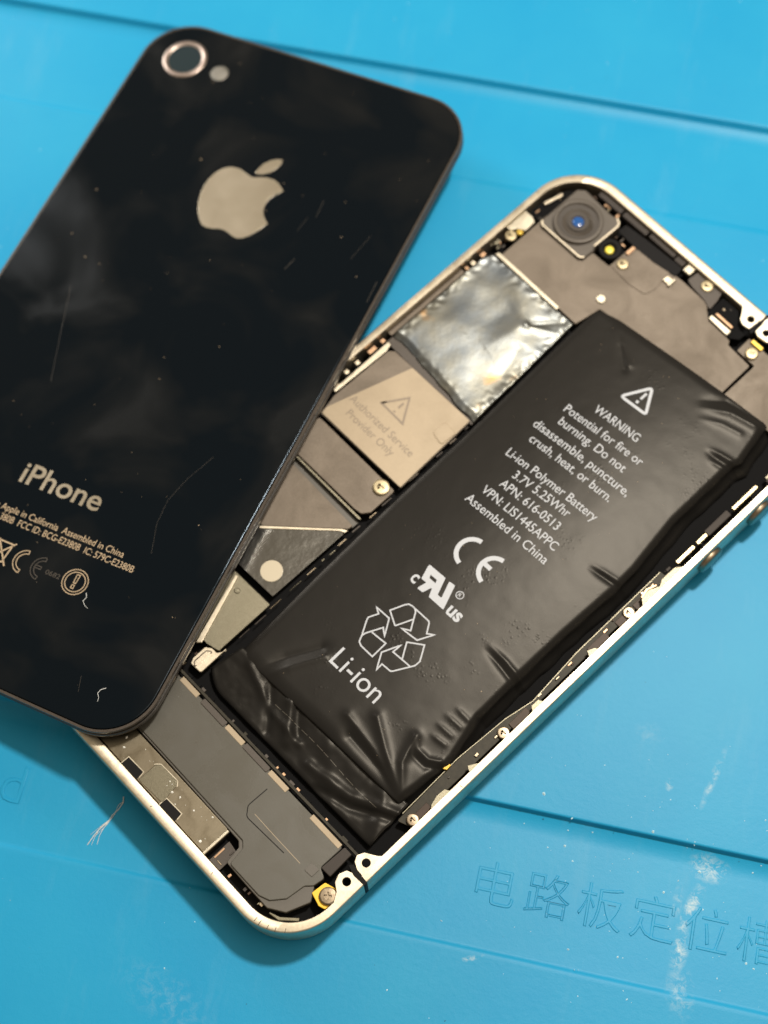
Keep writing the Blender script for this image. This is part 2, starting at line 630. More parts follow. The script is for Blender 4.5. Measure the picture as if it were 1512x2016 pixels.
def cross_screw(cx, cy, r, z, mat, parent, ang=0.3, h=0.5):
    """pan-head screw with a Phillips recess"""
    n = 28
    V, Fc = [], []
    prof = [(1.0, -h), (1.0, -0.16), (0.93, -0.05), (0.80, 0.0), (0.45, 0.02)]
    for rr, zz in prof:
        for k in range(n):
            a = 2 * math.pi * k / n
            V.append((cx + r * rr * math.cos(a), cy + r * rr * math.sin(a), z + zz))
    for j in range(len(prof) - 1):
        for k in range(n):
            Fc.append((j * n + k, j * n + (k + 1) % n, (j + 1) * n + (k + 1) % n, (j + 1) * n + k))
    base = (len(prof) - 1) * n
    # recessed cross: outline in the top disc
    w, q = 0.10, 0.46
    cr = [(w, q), (-w, q), (-w, w), (-q, w), (-q, -w), (-w, -w), (-w, -q), (w, -q), (w, -w), (q, -w), (q, w), (w, w)]
    o = len(V)
    for x, y in cr:
        X, Y = x * math.cos(ang) - y * math.sin(ang), x * math.sin(ang) + y * math.cos(ang)
        V.append((cx + r * X, cy + r * Y, z + 0.018))
    for x, y in cr:
        X, Y = x * math.cos(ang) - y * math.sin(ang), x * math.sin(ang) + y * math.cos(ang)
        V.append((cx + r * X * 0.8, cy + r * Y * 0.8, z - 0.22))
    m = len(cr)
    for k in range(m):
        Fc.append((o + k, o + (k + 1) % m, o + m + (k + 1) % m, o + m + k))
    Fc.append(tuple(o + m + k for k in range(m)))
    s = from_data('screw', V, Fc, mat, parent, smooth=False)
    # fill ring between the disc's edge and the cross
    bm = bmesh.new()
    bm.from_mesh(s.data)
    bm.verts.ensure_lookup_table()
    eds = []
    for k in range(n):
        e = bm.edges.get((bm.verts[base + k], bm.verts[base + (k + 1) % n]))
        eds.append(e)
    for k in range(m):
        eds.append(bm.edges.get((bm.verts[o + k], bm.verts[o + (k + 1) % m])))
    bmesh.ops.triangle_fill(bm, use_beauty=True, edges=eds, normal=(0, 0, 1))
    bm.to_mesh(s.data)
    bm.free()
    return s


# ------------------------------------------------------------------ bench mat (structure)
# mat axes: u along the slots, v across; turned 34 degrees from the phone
MA = math.radians(34.0)


def uv_of(x, y):
    return (math.cos(MA) * x + math.sin(MA) * y, -math.sin(MA) * x + math.cos(MA) * y)


SCUFFS = [(uv_of(56.2, -8.4), uv_of(62.0, -5.4), 2.3, 1.0, 3.0), (uv_of(59.6, -8.0), uv_of(62.6, -17.5), 1.2, 1.0, 5.0),
          (uv_of(62.0, -15.0), uv_of(65.6, -21.0), 1.4, 0.85, 8.0), (uv_of(64.5, -19.0), uv_of(70.5, -25.0), 2.2, 0.5, 9.5),
          (uv_of(57.6, -11.0), uv_of(60.6, -15.5), 0.8, 0.5, 31.0),
          (uv_of(44.0, -41.0), uv_of(46.2, -37.2), 0.45, 0.9, 11.0), (uv_of(49.2, 7.5), uv_of(53.0, -2.5), 0.7, 0.6, 15.0),
          (uv_of(47.0, -1.5), uv_of(48.0, -3.5), 0.7, 0.7, 27.0), (uv_of(39.0, 2.0), uv_of(42.0, -1.0), 2.5, 0.14, 29.0),
          (uv_of(-80.0, 8.0), uv_of(-85.0, 20.0), 2.2, 0.14, 17.0), (uv_of(20.0, 78.0), uv_of(5.0, 66.0), 3.5, 0.16, 19.0),
          (uv_of(12.0, -74.0), uv_of(30.0, -70.0), 4.0, 0.14, 23.0)]
mat_material()
FLOOR = -1.1
SLOTS = ((-56.3, -36.2), (61.6, 80.6))


def mat_z(v):
    for a, b in SLOTS:
        if a + 0.3 < v < b - 0.2:
            return -0.42 + (FLOOR + 0.1 + 0.42) * max(0, min(1, (v - a - 3.0) / (b - a - 6.0)))
    return 0.0



def mat_profile():
    p = []

    def slot(v0, v1, w, r):
        """v0 lower edge, v1 upper edge of a slot, walls with soft shoulders"""
        lo = -0.32
        p.extend([(v0 - 0.9, 0), (v0 - 0.45, -0.015), (v0 - 0.2, -0.07), (v0, -0.18), (v0 + 0.2, lo + 0.02), (v0 + 0.5, lo)])
        p.append((v0 + 3.0, lo - 0.1))
        p.append((v1 - 3.0, FLOOR + 0.1))
        p.append((v1 - w - 0.06, FLOOR))
        p.append((v1 - w, FLOOR + 0.06))
        p.append((v1 - 0.02, -r * 0.8))
        for k in range(4, 0, -1):
            a = math.pi / 2 * k / 5
            p.append((v1 + r - r * math.sin(a), -r * 0.8 * (1 - math.cos(a))))
        p.extend([(v1 + r, -0.01), (v1 + 0.8, 0)])

    p.append((-210, 0))
    p.append((-120, 0))
    slot(-56.3, -36.2, 0.22, 0.35)
    p.append((10, 0))
    slot(61.6, 80.6, 0.38, 0.5)
    p.append((130, 0))
    p.append((230, 0))
    return p


prof = mat_profile()
us = [-230, -160, -100, -50, 0, 50, 100, 160, 230]
V, Fc = [], []
for u in us:
    for v, z in prof:
        V.append((u, v, z))
n = len(prof)
for i in range(len(us) - 1):
    for j in range(n - 1):
        Fc.append((i * n + j, (i + 1) * n + j, (i + 1) * n + j + 1, i * n + j + 1))
# underside and edges, so the mat is a slab
o0 = len(V)
for u in (us[0], us[-1]):
    for v in (prof[0][0], prof[-1][0]):
        V.append((u, v, -4.0))
E0, E1 = 0, (len(us) - 1) * n
Fc.append((o0, o0 + 1, o0 + 3, o0 + 2))
Fc.append((E0,) + tuple(E0 + j for j in range(1, n)) + (o0 + 1, o0))
Fc.append(tuple(E1 + j for j in range(n - 1, -1, -1)) + (o0 + 2, o0 + 3))
Fc.append(tuple(i * n for i in range(len(us))) + (o0 + 2, o0))
Fc.append(tuple(i * n + n - 1 for i in range(len(us) - 1, -1, -1)) + (o0 + 1, o0 + 3))
bench_mat = from_data('work_mat', V, Fc, 'blue_silicone', None, smooth=False)
for pl in bench_mat.data.polygons:
    pl.use_smooth = len(pl.vertices) == 4 and pl.index < (len(us) - 1) * (n - 1)
bench_mat.rotation_euler = (0, 0, MA - ANG)
bench_mat['kind'] = 'structure'
bench_mat['label'] = 'blue silicone repair mat with long shallow slots and raised characters'


def emboss(name, body, u, v, size, h=0.13):
    """moulded letter with sloping sides, standing up from the slot floor"""
    cu = bpy.data.curves.new('t', 'FONT')
    cu.body = body
    cu.size = 1.0
    cu.bevel_depth = 0.016
    cu.bevel_resolution = 1
    cu.offset = -0.020
    cu.resolution_u = 3
    o = bpy.data.objects.new('t', cu)
    col.objects.link(o)
    bpy.context.view_layer.update()
    me = bpy.data.meshes.new_from_object(o.evaluated_get(bpy.context.evaluated_depsgraph_get()))
    bpy.data.objects.remove(o)
    me.materials.clear()
    xs = [q.co.x for q in me.vertices]
    ys = [q.co.y for q in me.vertices]
    cx, cy = (min(xs) + max(xs)) / 2, (min(ys) + max(ys)) / 2
    for q in me.vertices:
        x, y = (q.co.x - cx) * size, (q.co.y - cy) * size
        q.co = ((u + x) * S, (v + y) * S, (mat_z(v + y) - 0.02 + h * q.co.z / 0.016) * S)
    me.name = name
    return link(name, me, 'blue_silicone', bench_mat)


for i, ch in enumerate('电路板定位槽'):
    uu, vv = uv_of(40.5 + i * 6.0, -29.5 + i * 4.04)
    emboss('embossed_character', ch, uu, vv, 6.6)
uu, vv = uv_of(-16.3, -68.6)
emboss('embossed_character', 'd', uu, vv, 8.0)

# ------------------------------------------------------------------ the opened phone
phone = empty('opened_smartphone', 'smartphone lying face down with its back off, black battery and steel frame showing', 'phone',
              (0, 0, PH), ROT)

# front panel under the band
plate('front_panel', rrect(28.8, 57.1, 8.3), -7.25, 1.05, 'front_glass', phone, 0, 0.2)


def ring_solid(name, outer, inner, z0, z1, mat, parent, bev=0.22):
    """band between two loops of equal length with rounded upper and lower outer edges"""
    n = len(outer)
    cen = lambda a, b, t: (a[0] + (b[0] - a[0]) * t, a[1] + (b[1] - a[1]) * t)
    rows = []
    w = 1.2
    for t, z in ((0, z0 + bev), (0, z1 - bev), (0.03, z1 - bev * 0.45), (0.08, z1 - bev * 0.14), (bev / w, z1), (0.95, z1), (1.0, z1 - 0.06), (1.0, z0), (bev / w, z0)):
        rows.append([(*cen(outer[k], inner[k], t), z) for k in range(n)])
    V = [v for r in rows for v in r]
    Fc = []
    m = len(rows)
    for j in range(m):
        for k in range(n):
            Fc.append((j * n + k, j * n + (k + 1) % n, ((j + 1) % m) * n + (k + 1) % n, ((j + 1) % m) * n + k))
    return from_data(name, V, Fc, mat, parent)


OUT = rrect(29.3, 57.6, 8.75, 20)
INN = rrect(28.15, 56.0, 7.4, 20)
frame = ring_solid('steel_frame', OUT, INN, -7.2, 0.0, 'steel', phone)
sm = frame.modifiers.new('smooth', 'EDGE_SPLIT')
sm.split_angle = math.radians(40)
for pl in frame.data.polygons:
    pl.use_smooth = True
for x, y, dx, dy in ((22.6, -56.3, 0.10, -0.7), (23.3, -56.2, 0.15, -0.75), (24.4, -55.9, 0.2, -0.6), (25.3, -55.4, 0.3, -0.6), (26.3, -54.6, 0.3, -0.5), (14.2, -56.6, 0.1, -0.4), (2.0, -56.7, -0.2, -0.3),
                     (28.5, -12.0, 0.5, 0.2), (28.6, 4.0, 0.4, -0.1), (28.55, -25.0, 0.5, 0.1), (-28.7, 22.0, -0.3, 0.3), (-10.0, 56.6, 0.3, 0.3), (6.0, 56.7, -0.3, 0.3), (-22.0, 56.2, 0.2, 0.5)):
    ribbon('nick', [[(x, y), (x + dx, y + dy)]], 0.09, lambda a, b: 0.0, 'flex_brown', frame, 0.006)
# inner tray that everything sits in
plate('inner_tray', rrect(28.0, 55.9, 7.3), -3.4, 2.6, 'void_black', phone, 0, 0.05)
# mid ledge inside the frame (dark) so gaps do not fall through
# antenna gaps through the band
plate('antenna_gap', [(9.75, 53.6), (10.25, 53.6), (10.25, 57.64), (9.75, 57.64)], 0.012, 7.0, 'black_plastic', frame, 0, 0.02)
plate('antenna_gap', [(26.0, -43.05), (26.4, -42.55), (27.7, -42.75), (29.34, -42.85), (29.34, -43.45), (27.4, -43.55)], 0.012, 7.0, 'black_plastic', frame, 0, 0.02)
# screw tabs that stand in from the band
plate('screw_tab', [(5.0, 56.3), (6.4, 55.9), (7.0, 55.0), (7.45, 54.15), (8.3, 53.75), (9.5, 53.9), (9.72, 56.5)], -0.01, 0.5, 'steel_bright', frame, 0.2, 0.05,
      [circle(8.6, 55.3, 0.55, 20)])
plate('screw_tab', [(10.3, 56.5), (10.35, 54.3), (11.2, 53.9), (12.9, 54.1), (13.4, 55.2), (14.2, 56.3), (13.5, 56.5)], -0.01, 0.5, 'steel_bright', frame, 0.2, 0.05,
      [circle(11.75, 55.2, 0.55, 20)])
plate('screw_tab', [(28.6, -48.6), (27.4, -46.6), (26.35, -45.9), (25.9, -44.8), (26.3, -43.7), (27.2, -43.35), (28.6, -43.45)], -0.01, 0.5, 'steel', frame, 0.35, 0.05,
      [circle(27.38, -44.75, 0.58, 20)])
plate('screw_tab', [(28.6, -42.75), (27.2, -42.7), (26.2, -42.2), (25.75, -41.4), (26.2, -40.4), (27.2, -39.8), (27.8, -39.4), (28.6, -38.6)], -0.01, 0.5, 'steel', frame, 0.35, 0.05,
      [circle(27.38, -41.2, 0.58, 20)])
# ledges on the long right side
for pts in ([(28.4, 20.0), (27.35, 18.6), (27.3, 16.0), (27.8, 15.0), (27.1, 13.5), (27.35, 11.8), (28.4, 11.0)],
            [(28.4, 2.4), (27.7, 2.0), (27.25, 0.9), (27.9, 0.6), (28.4, 0.2)],
            [(28.4, -8.4), (27.45, -8.9), (27.45, -10.2), (28.4, -10.9)],
            [(28.4, -20.7), (27.9, -21.2), (27.3, -22.3), (27.75, -22.6), (28.4, -22.8)],
            [(28.4, -26.2), (27.45, -26.8), (27.35, -28.2), (27.75, -29.6), (28.4, -30.3)]):
    plate('side_ledge', pts, -0.30, 0.4, 'speckled_metal', frame, 0.15, 0.05)
plate('ledge_spring', [(27.1, 13.4), (27.5, 14.7), (27.3, 14.9), (26.75, 13.3), (27.1, 11.9), (27.4, 11.9)], -0.15, 0.25, 'copper', frame, 0.1, 0.03)
for x0, y0, y1 in ((26.75, 19.3, 23.0), (26.75, 23.5, 25.6), (26.75, 31.0, 36.2)):
    plate('side_clip', [(x0, y0), (x0 + 0.65, y0), (x0 + 0.65, y1), (x0, y1)], -0.45, 0.5, 'screw_gold', phone, 0.2, 0.12)
# the two round volume buttons standing out of the band
for yb in (34.6, 24.2):
    V, Fc = [], []
    nn = 28
    rows = [(2.25, 0.0), (2.25, 0.55), (2.1, 0.75), (1.8, 0.82), (0.0, 0.84)]
    for rr, dx in rows:
        for k in range(nn):
            a = 2 * math.pi * k / nn
            V.append((29.25 + dx, yb + rr * math.cos(a), -3.6 + rr * math.sin(a)))
    for j in range(len(rows) - 1):
        for k in range(nn):
            Fc.append((j * nn + k, j * nn + (k + 1) % nn, (j + 1) * nn + (k + 1) % nn, (j + 1) * nn + k))
    from_data('volume_button', V, Fc, 'screw_dark', phone, smooth=True)

# ---- upper board shields
top = plate('top_shield', [(-25.5, 36.9), (-25.5, 44.0), (-25.5, 47.0), (-12.7, 47.3), (-12.6, 53.6), (-5.0, 53.3), (-3.0, 53.4), (2.0, 53.2), (2.7, 52.4),
                           (4.1, 51.2), (8.5, 51.0), (8.9, 50.3), (13.4, 50.0), (13.5, 43.4), (-0.8, 42.0), (-8.6, 41.0), (-9.4, 36.6)], -1.2, 0.5, 'taupe_shield', phone, 0.25, 0.06)
plate('raised_panel', [(-12.6, 47.45), (-8.6, 47.15), (-5.6, 47.55), (-5.1, 49.3), (-5.4, 51.5), (-5.4, 53.2), (-11.3, 53.2), (-11.9, 50.6)], -1.06, 0.25, 'taupe_shield', top, 0.7, 0.05)
cross_screw(-11.4, 48.9, 0.95, -0.75, 'screw_gold', top, 0.5)
plate('right_shield', [(10.4, 50.55), (13.9, 50.5), (13.9, 43.4), (24.0, 44.2), (24.0, 47.0), (22.5, 53.0), (10.3, 53.4)], -1.2, 0.5, 'taupe_shield', phone, 0.25, 0.06)
# rubber bumpers along the top edge
for x0, x1, ya in ((-22.4, -17.7, 55.0), (-17.3, -12.4, 55.0), (-11.9, -6.8, 55.2), (-6.5, -4.8, 55.0)):
    plate('rubber_bumper', [(x0, ya), (x1, ya), (x1, 55.95), (x0, 55.95)], -0.85, 0.8, 'rubber_brown', phone, 0.12, 0.08)
plate('contact_pad', rrect(0.75, 0.75, 0.3, 6, -3.7, 55.35), -0.75, 0.8, 'steel_bright', phone, 0, 0.15)
br = plate('bracket', [(-2.7, 54.0), (-2.55, 56.0), (-0.5, 55.95), (2.4, 55.95), (2.8, 54.6), (3.0, 52.6), (1.4, 53.2), (-1.6, 53.6)], -0.95, 0.4, 'taupe_dark', phone, 0.25, 0.06)
cross_screw(0.1, 55.2, 0.98, -0.65, 'screw_gold', br, 0.2)
plate('headphone_jack', [(2.95, 55.9), (6.0, 55.9), (6.9, 54.8), (9.4, 53.6), (9.4, 52.3), (8.2, 51.4), (3.4, 51.5), (2.9, 52.3)], -1.45, 0.6, 'void_black', phone, 0.3, 0.05)
plate('jack_contact', [(3.75, 51.45), (3.75, 52.3), (7.7, 52.3), (7.7, 51.2)], -1.05, 0.45, 'steel_bright', phone, 0.15, 0.15)
plate('jack_spring', [(4.0, 52.7), (4.1, 53.2), (7.4, 53.1), (7.4, 52.6)], -1.15, 0.3, 'copper', phone, 0.1, 0.1)
plate('yellow_pad', [(10.9, 53.5), (13.0, 53.5), (13.0, 52.8), (10.9, 52.8)], -0.75, 0.4, 'gold', phone, 0.15, 0.1)
cross_screw(12.3, 51.6, 1.0, -0.70, 'screw_gold', phone, 0.9)
plate('flex_socket', [(-12.5, 50.6), (-12.45, 52.3), (-11.9, 52.3), (-11.85, 50.65)], -0.85, 0.4, 'copper', phone, 0.1, 0.06)
plate('flex_ribbon', [(-15.8, 52.6), (-15.8, 54.3), (-12.2, 54.6), (-4.6, 54.9), (-4.4, 53.1), (-8.4, 52.5), (-11.8, 52.4)], -1.0, 0.15, 'black_plastic', phone, 0.3, 0.04)
plate('coax_plug', [(-5.4, 51.2), (-5.35, 52.3), (-3.9, 52.4), (-3.9, 51.2)], -0.8, 0.45, 'steel', phone, 0.2, 0.1)
plate('coax_crimp', [(-4.3, 51.0), (-4.25, 52.6), (-3.85, 52.6), (-3.85, 51.0)], -0.65, 0.4, 'steel_bright', phone, 0.1, 0.1)

# ---- camera module
camm = plate('camera_module', [(-25.2, 45.2), (-25.2, 53.2), (-24.2, 54.1), (-18.3, 53.7), (-17.2, 54.0), (-16.3, 53.5), (-16.15, 52.7), (-16.3, 47.9), (-15.95, 47.3), (-16.1, 45.2),
                               (-16.6, 44.75), (-24.6, 44.75)], -0.45, 2.6, 'camera_grey', phone, 0.6, 0.22)


def lathe(name, cx, cy, prof, mat, parent, n=40, smooth=True):
    V, Fc = [], []
    for r, z in prof:
        for k in range(n):
            a = 2 * math.pi * k / n
            V.append((cx + r * math.cos(a), cy + r * math.sin(a), z))
    for j in range(len(prof) - 1):
        for k in range(n):
            Fc.append((j * n + k, j * n + (k + 1) % n, (j + 1) * n + (k + 1) % n, (j + 1) * n + k))
    if prof[-1][0] > 1e-3:
        Fc.append(tuple((len(prof) - 1) * n + k for k in range(n)))
    return from_data(name, V, Fc, mat, parent, smooth)


lathe('lens_ring', -20.95, 49.0, [(3.85, -0.6), (3.85, 0.12), (3.72, 0.22), (3.35, 0.24), (3.22, 0.16), (3.18, -0.35)], 'camera_grey', camm)
lathe('lens_disc', -20.95, 49.0, [(3.22, -0.28), (2.3, -0.36), (1.75, -0.40), (1.68, 0.02), (1.55, 0.1), (1.15, 0.06), (0.95, -0.12), (0.85, -0.25)], 'camera_disc', camm)
lathe('lens_glass', -20.95, 49.0, [(0.9, -0.14), (0.8, -0.06), (0.55, 0.0), (0.25, 0.03), (0.0005, 0.04)], 'lens_blue', camm)
ribbon('trim_edge', [fillet([(-25.05, 53.0), (-25.05, 45.3), (-24.5, 44.9), (-16.7, 44.9), (-16.25, 45.3), (-16.1, 47.3)], 0.35)[6:-6], [(-16.45, 47.9), (-16.3, 52.7), (-16.5, 53.4), (-17.3, 53.85)]],
       0.26, lambda x, y: -0.45, 'steel', camm, 0.03)
fl = lathe('flash_housing', -14.5, 49.4, [(1.75, -1.2), (1.75, -0.75), (1.6, -0.62), (1.15, -0.62), (1.05, -0.75), (1.0, -1.1), (0.0005, -1.1)], 'black_plastic', phone)
lathe('flash_led', -14.5, 49.25, [(0.68, -1.08), (0.66, -0.86), (0.5, -0.8), (0.0005, -0.78)], 'led_yellow', fl)

# ---- left column
plate('antenna_clip', [(-28.1, 40.6), (-28.1, 44.9), (-26.6, 44.9), (-25.75, 44.5), (-25.65, 42.4), (-26.8, 41.7), (-27.4, 40.8)], -0.55, 0.5, 'steel_bright', phone, 0.2, 0.1)
cross_screw(-26.75, 40.3, 0.95, -0.75, 'screw_gold', phone, 0.1)
disc('gold_pad', -26.2, 41.7, 0.55, -0.7, 0.4, 'gold', phone, 0.12, 20)
plate('side_switch_block', [(-28.0, 45.6), (-27.8, 49.0), (-26.6, 52.6), (-25.5, 53.6), (-25.5, 45.4)], -1.7, 0.6, 'void_black', phone, 0.3, 0.05)
plate('switch_spring', [(-27.5, 48.2), (-26.7, 51.6), (-26.2, 51.3), (-27.0, 48.0)], -1.2, 0.3, 'steel', phone, 0.1, 0.1)
for y0, y1, mt in ((37.6, 38.8, 'speckled_metal'), (34.6, 35.6, 'copper'), (32.6, 33.4, 'steel'), (31.4, 32.0, 'copper'), (13.6, 14.4, 'copper'), (11.0, 12.6, 'copper'), (8.4, 9.2, 'steel'), (6.2, 7.0, 'steel')):
    plate('side_contact', [(-27.9, y0), (-27.2, y0), (-27.2, y1), (-27.9, y1)], -1.3, 0.35, mt, phone, 0.1, 0.1)
plate('side_rail', [(-28.05, 15.6), (-27.35, 15.6), (-27.35, 31.0), (-28.05, 31.0)], -1.5, 0.5, 'taupe_shield', phone, 0.1, 0.06)
plate('rail_clip', [(-26.7, 3.0), (-26.75, 14.4), (-26.1, 14.3), (-25.8, 13.2), (-26.15, 3.0)], -0.95, 0.4, 'steel_bright', phone, 0.15, 0.1)


def foil_sheet():
    """crinkled silver foil over a shield, a grid with creases"""
    nx, ny = 70, 90
    V, Fc = [], []

    def edge_l(t):
        return -27.2 + (0.9 if t > 0.93 else 0) * (t - 0.93) / 0.07

    for j in range(ny + 1):
        t = j / ny
        for i in range(nx + 1):
            s = i / nx
            y0 = 15.9 - 1.6 * s + 0.35 * noise.noise(Vector((s * 9, 0.5, 2.0)))
            y1 = 36.2 + 0.1 * s
            xl, xr = edge_l(t), -8.6 - 1.0 * t
            x = xl + (xr - xl) * s
            y = y0 + (y1 - y0) * t
            q = Vector((x * 0.16, y * 0.16, 1.7))
            z = -1.15 + 0.38 * noise.noise(q) + 0.05 * noise.noise(q * 2.6)
            for (ax, ay, bx, by, w, h) in ((-14.2, 31.5, -10.4, 36.2, 0.55, -0.55), (-14.4, 31.0, -10.2, 33.4, 0.5, 0.55), (-14.6, 31.2, -16.0, 24.5, 1.4, 0.28),
                                            (-17.4, 31.5, -19.5, 24.0, 1.8, -0.18), (-14.3, 31.3, -20.0, 34.5, 1.0, 0.25), (-12.5, 28.0, -10.2, 20.0, 1.2, -0.25)):
                d = Vector((bx - ax, by - ay))
                L = d.length
                d.normalize()
                rx, ry = x - ax, y - ay
                a = rx * d.x + ry * d.y
                b = abs(-rx * d.y + ry * d.x)
                k = max(0, min(1, a / L))
                if -0.5 < a < L + 0.5:
                    z += 0.6 * h * math.exp(-(b / w) ** 1.4) * (1 - 0.6 * k) * min(1, (a + 0.5) / 0.8)
            e = min(s, 1 - s, t * 1.2, (1 - t) * 1.2)
            if e < 0.10:                      # puckers round the rim
                z += (0.10 - e) * 2.2 * noise.noise(Vector((x * 1.1, y * 1.1, 4.0)))
            if t < 0.05:
                z -= (0.05 - t) * 10
            V.append((x, y, z))
    for j in range(ny):
        for i in range(nx):
            a = j * (nx + 1) + i
            Fc.append((a, a + 1, a + nx + 2, a + nx + 1))
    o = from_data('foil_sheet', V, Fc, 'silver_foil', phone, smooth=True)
    m = o.modifiers.new('thick', 'SOLIDIFY')
    m.thickness = 0.12 * S
    m.offset = -1
    return o


foil_sheet()
plate('foil_backing_shade', [(-27.2, 14.4), (-26.4, 36.2), (-10, 36.2), (-8.6, 13.9)], -1.75, 0.4, 'taupe_dark', phone, 0.2, 0.05)  # its dark strip beyond the foil's edge paints the foil's shadow
plate('white_strip', [(-26.1, 36.25), (-25.9, 36.95), (-12.9, 36.75), (-12.9, 36.05)], -0.75, 0.35, 'steel_bright', phone, 0.1, 0.1)
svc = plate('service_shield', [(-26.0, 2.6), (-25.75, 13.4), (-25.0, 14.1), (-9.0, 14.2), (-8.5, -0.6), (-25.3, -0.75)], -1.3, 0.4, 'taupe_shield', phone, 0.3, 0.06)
plate('service_label', [(-25.35, 0.6), (-21.15, 14.0), (-9.1, 14.05), (-8.6, -0.55), (-25.2, -0.6)], -1.16, 0.14, 'label_film', svc, 0.15, 0.03)  # slanted left edge paints a shading boundary: pale film against darker plate
flatlab = lambda x, y: -1.155
ribbon('warning_triangle', [[(-20.2, 6.75), (-17.9, 10.3), (-15.6, 6.65), (-17.9, 6.7), (-20.2, 6.75), (-19.8, 7.4)]], 0.33, flatlab, 'label_print', svc)
ribbon('exclamation_mark', [[(-17.87, 9.05), (-17.86, 7.95)], [(-17.87, 7.3), (-17.87, 7.0)]], 0.34, flatlab, 'label_print', svc)
text_on('service_text', 'Authorized Service', (-23.95, 3.68), (-11.05, 3.68), 1.25, flatlab, 'label_print', svc)
text_on('service_text', 'Provider Only', (-22.6, 1.68), (-13.1, 1.72), 1.25, flatlab, 'label_print', svc)
plate('label_tab', [(-11.6, 8.8), (-11.5, 11.4), (-9.0, 11.2), (-9.2, 8.3)], -1.05, 0.3, 'label_film', svc, 0.5, 0.12)
cc = plate('connector_cover', [(-24.9, -1.35), (-11.9, -1.5), (-8.7, -1.5), (-8.7, -6.3), (-9.5, -7.4), (-10.8, -7.6), (-25.5, -7.7)], -1.1, 0.45, 'taupe_shield', phone, 0.5, 0.08)
cross_screw(-10.4, -2.6, 1.25, -0.65, 'screw_gold', cc, 0.35)
plate('bent_edge', [(-26.0, -7.78), (-9.2, -7.85), (-8.9, -8.05), (-9.3, -8.25), (-26.0, -8.12)], -1.35, 0.3, 'speckled_metal', cc, 0.1, 0.06)
plate('lower_shield', [(-26.0, -9.0), (-9.2, -9.4), (-9.3, -10.2), (-18.3, -18.75), (-26.0, -19.0)], -1.75, 0.4, 'taupe_shield', phone, 0.2, 0.05)
plate('shield_step', [(-26.0, -7.9), (-9.1, -8.3), (-9.2, -9.7), (-26.0, -9.5)], -2.3, 0.4, 'speaker_edge', phone, 0.1, 0.05)
mir = plate('shiny_film', [(-20.0, -19.3), (-18.2, -19.3), (-9.7, -11.1), (-9.2, -11.2), (-9.3, -24.9), (-18.0, -25.2)], -1.75, 0.3, 'mirror_film', phone, 0.15, 0.05)
plate('film_edge', [(-18.6, -19.15), (-18.35, -18.9), (-9.9, -10.9), (-9.1, -10.4), (-9.2, -11.0), (-9.9, -11.3), (-18.2, -19.3)], -1.65, 0.2, 'steel', mir, 0.05, 0.05)
disc('moisture_dot', -12.2, -22.45, 1.62, -1.66, 0.12, 'white_dot', mir, 0.03, 40)
plate('speckled_shield', [(-16.5, -26.2), (-8.5, -26.0), (-8.45, -35.8), (-10.4, -36.3), (-16.5, -36.3)], -1.4, 0.4, 'speckled_metal', phone, 0.25, 0.1)
disc('shield_rivet', -13.3, -28.0, 0.45, -1.3, 0.3, 'speckled_metal', phone, 0.12, 20)
plate('shield_flange', [(-15.2, -26.6), (-14.7, -26.5), (-10.9, -36.7), (-11.6, -37.4)], -1.0, 0.35, 'steel', phone, 0.15, 0.1)
con = plate('cable_end', [(-9.9, -39.8), (-10.3, -39.0), (-10.3, -36.7), (-9.5, -36.15), (-8.5, -36.1), (-8.1, -35.4), (-7.95, -34.6), (-7.9, -39.7)], -1.5, 0.5, 'steel', phone, 0.4, 0.1)
ribbon('cable_bead', [fillet([(-9.1, -39.75), (-9.75, -39.2), (-9.75, -37.0), (-9.0, -36.4)], 0.4)[:]], 0.16, lambda x, y: -1.5, 'flex_brown', con)
# pins and tape scraps beside the battery's left edge
rnd = random.Random(3)
yy = 13.5
while yy > -33:
    h = rnd.uniform(0.3, 2.4)
    x = -8.75 + (13.5 - yy) * 0.017 + rnd.uniform(-0.12, 0.12)
    w = rnd.uniform(0.04, 0.12)
    plate('edge_contact', [(x - w, yy - h), (x + w * 0.8, yy - h * 0.9), (x + w, yy), (x - w * 0.7, yy - h * 0.1)], -1.65 + rnd.uniform(-0.35, 0.1), 0.25,
          rnd.choice(('speckled_metal', 'taupe_shield', 'screw_dark', 'black_plastic', 'taupe_dark')), phone, 0.05, 0.04)
    yy -= h + rnd.uniform(0.3, 1.6)

# ---- loudspeaker box and dock connector at the foot
spk = plate('speaker_box', [(-9.6, -42.1), (23.6, -41.95), (23.5, -45.9), (24.9, -46.5), (24.6, -48.2), (23.8, -49.1), (23.4, -51.9), (22.0, -53.7), (20.5, -54.3), (14.7, -54.3), (14.4, -51.7), (13.6, -51.0),
                            (-9.6, -50.9)], -1.0, 1.6, 'speaker_grey', phone, 0.5, 0.12)
plate('speaker_lip', [(-11.0, -41.95), (-11.0, -51.15), (13.2, -51.4), (13.9, -52.0), (14.2, -54.5), (18.7, -54.6), (22.4, -54.6), (24.6, -53.2), (25.9, -49.9), (24.8, -48.3), (20.0, -45.0)], -1.28, 1.2, 'speaker_edge', spk, 0.5, 0.12)
for x0, x1 in ((-9.0, -5.5), (0.4, 3.9), (9.2, 12.8), (17.6, 23.3)):
    plate('speaker_clip', [(x0, -42.55), (x1, -42.55), (x1, -41.75), (x0, -41.75)], -0.95, 0.3, 'label_film', spk, 0.12, 0.08)
for x0, x1 in ((-4.6, 0.2), (4.1, 9.0)):
    plate('speaker_tab', [(x0, -42.6), (x1, -42.6), (x1, -41.7), (x0, -41.7)], -0.86, 0.4, 'taupe_dark', spk, 0.25, 0.08)
ribbon('moulded_line', [fillet([(10.8, -42.6), (10.6, -47.3), (11.6, -48.5), (22.3, -47.95)], 0.9)[5:-5]], 0.13, lambda x, y: -1.0, 'black_plastic', spk, 0.012)
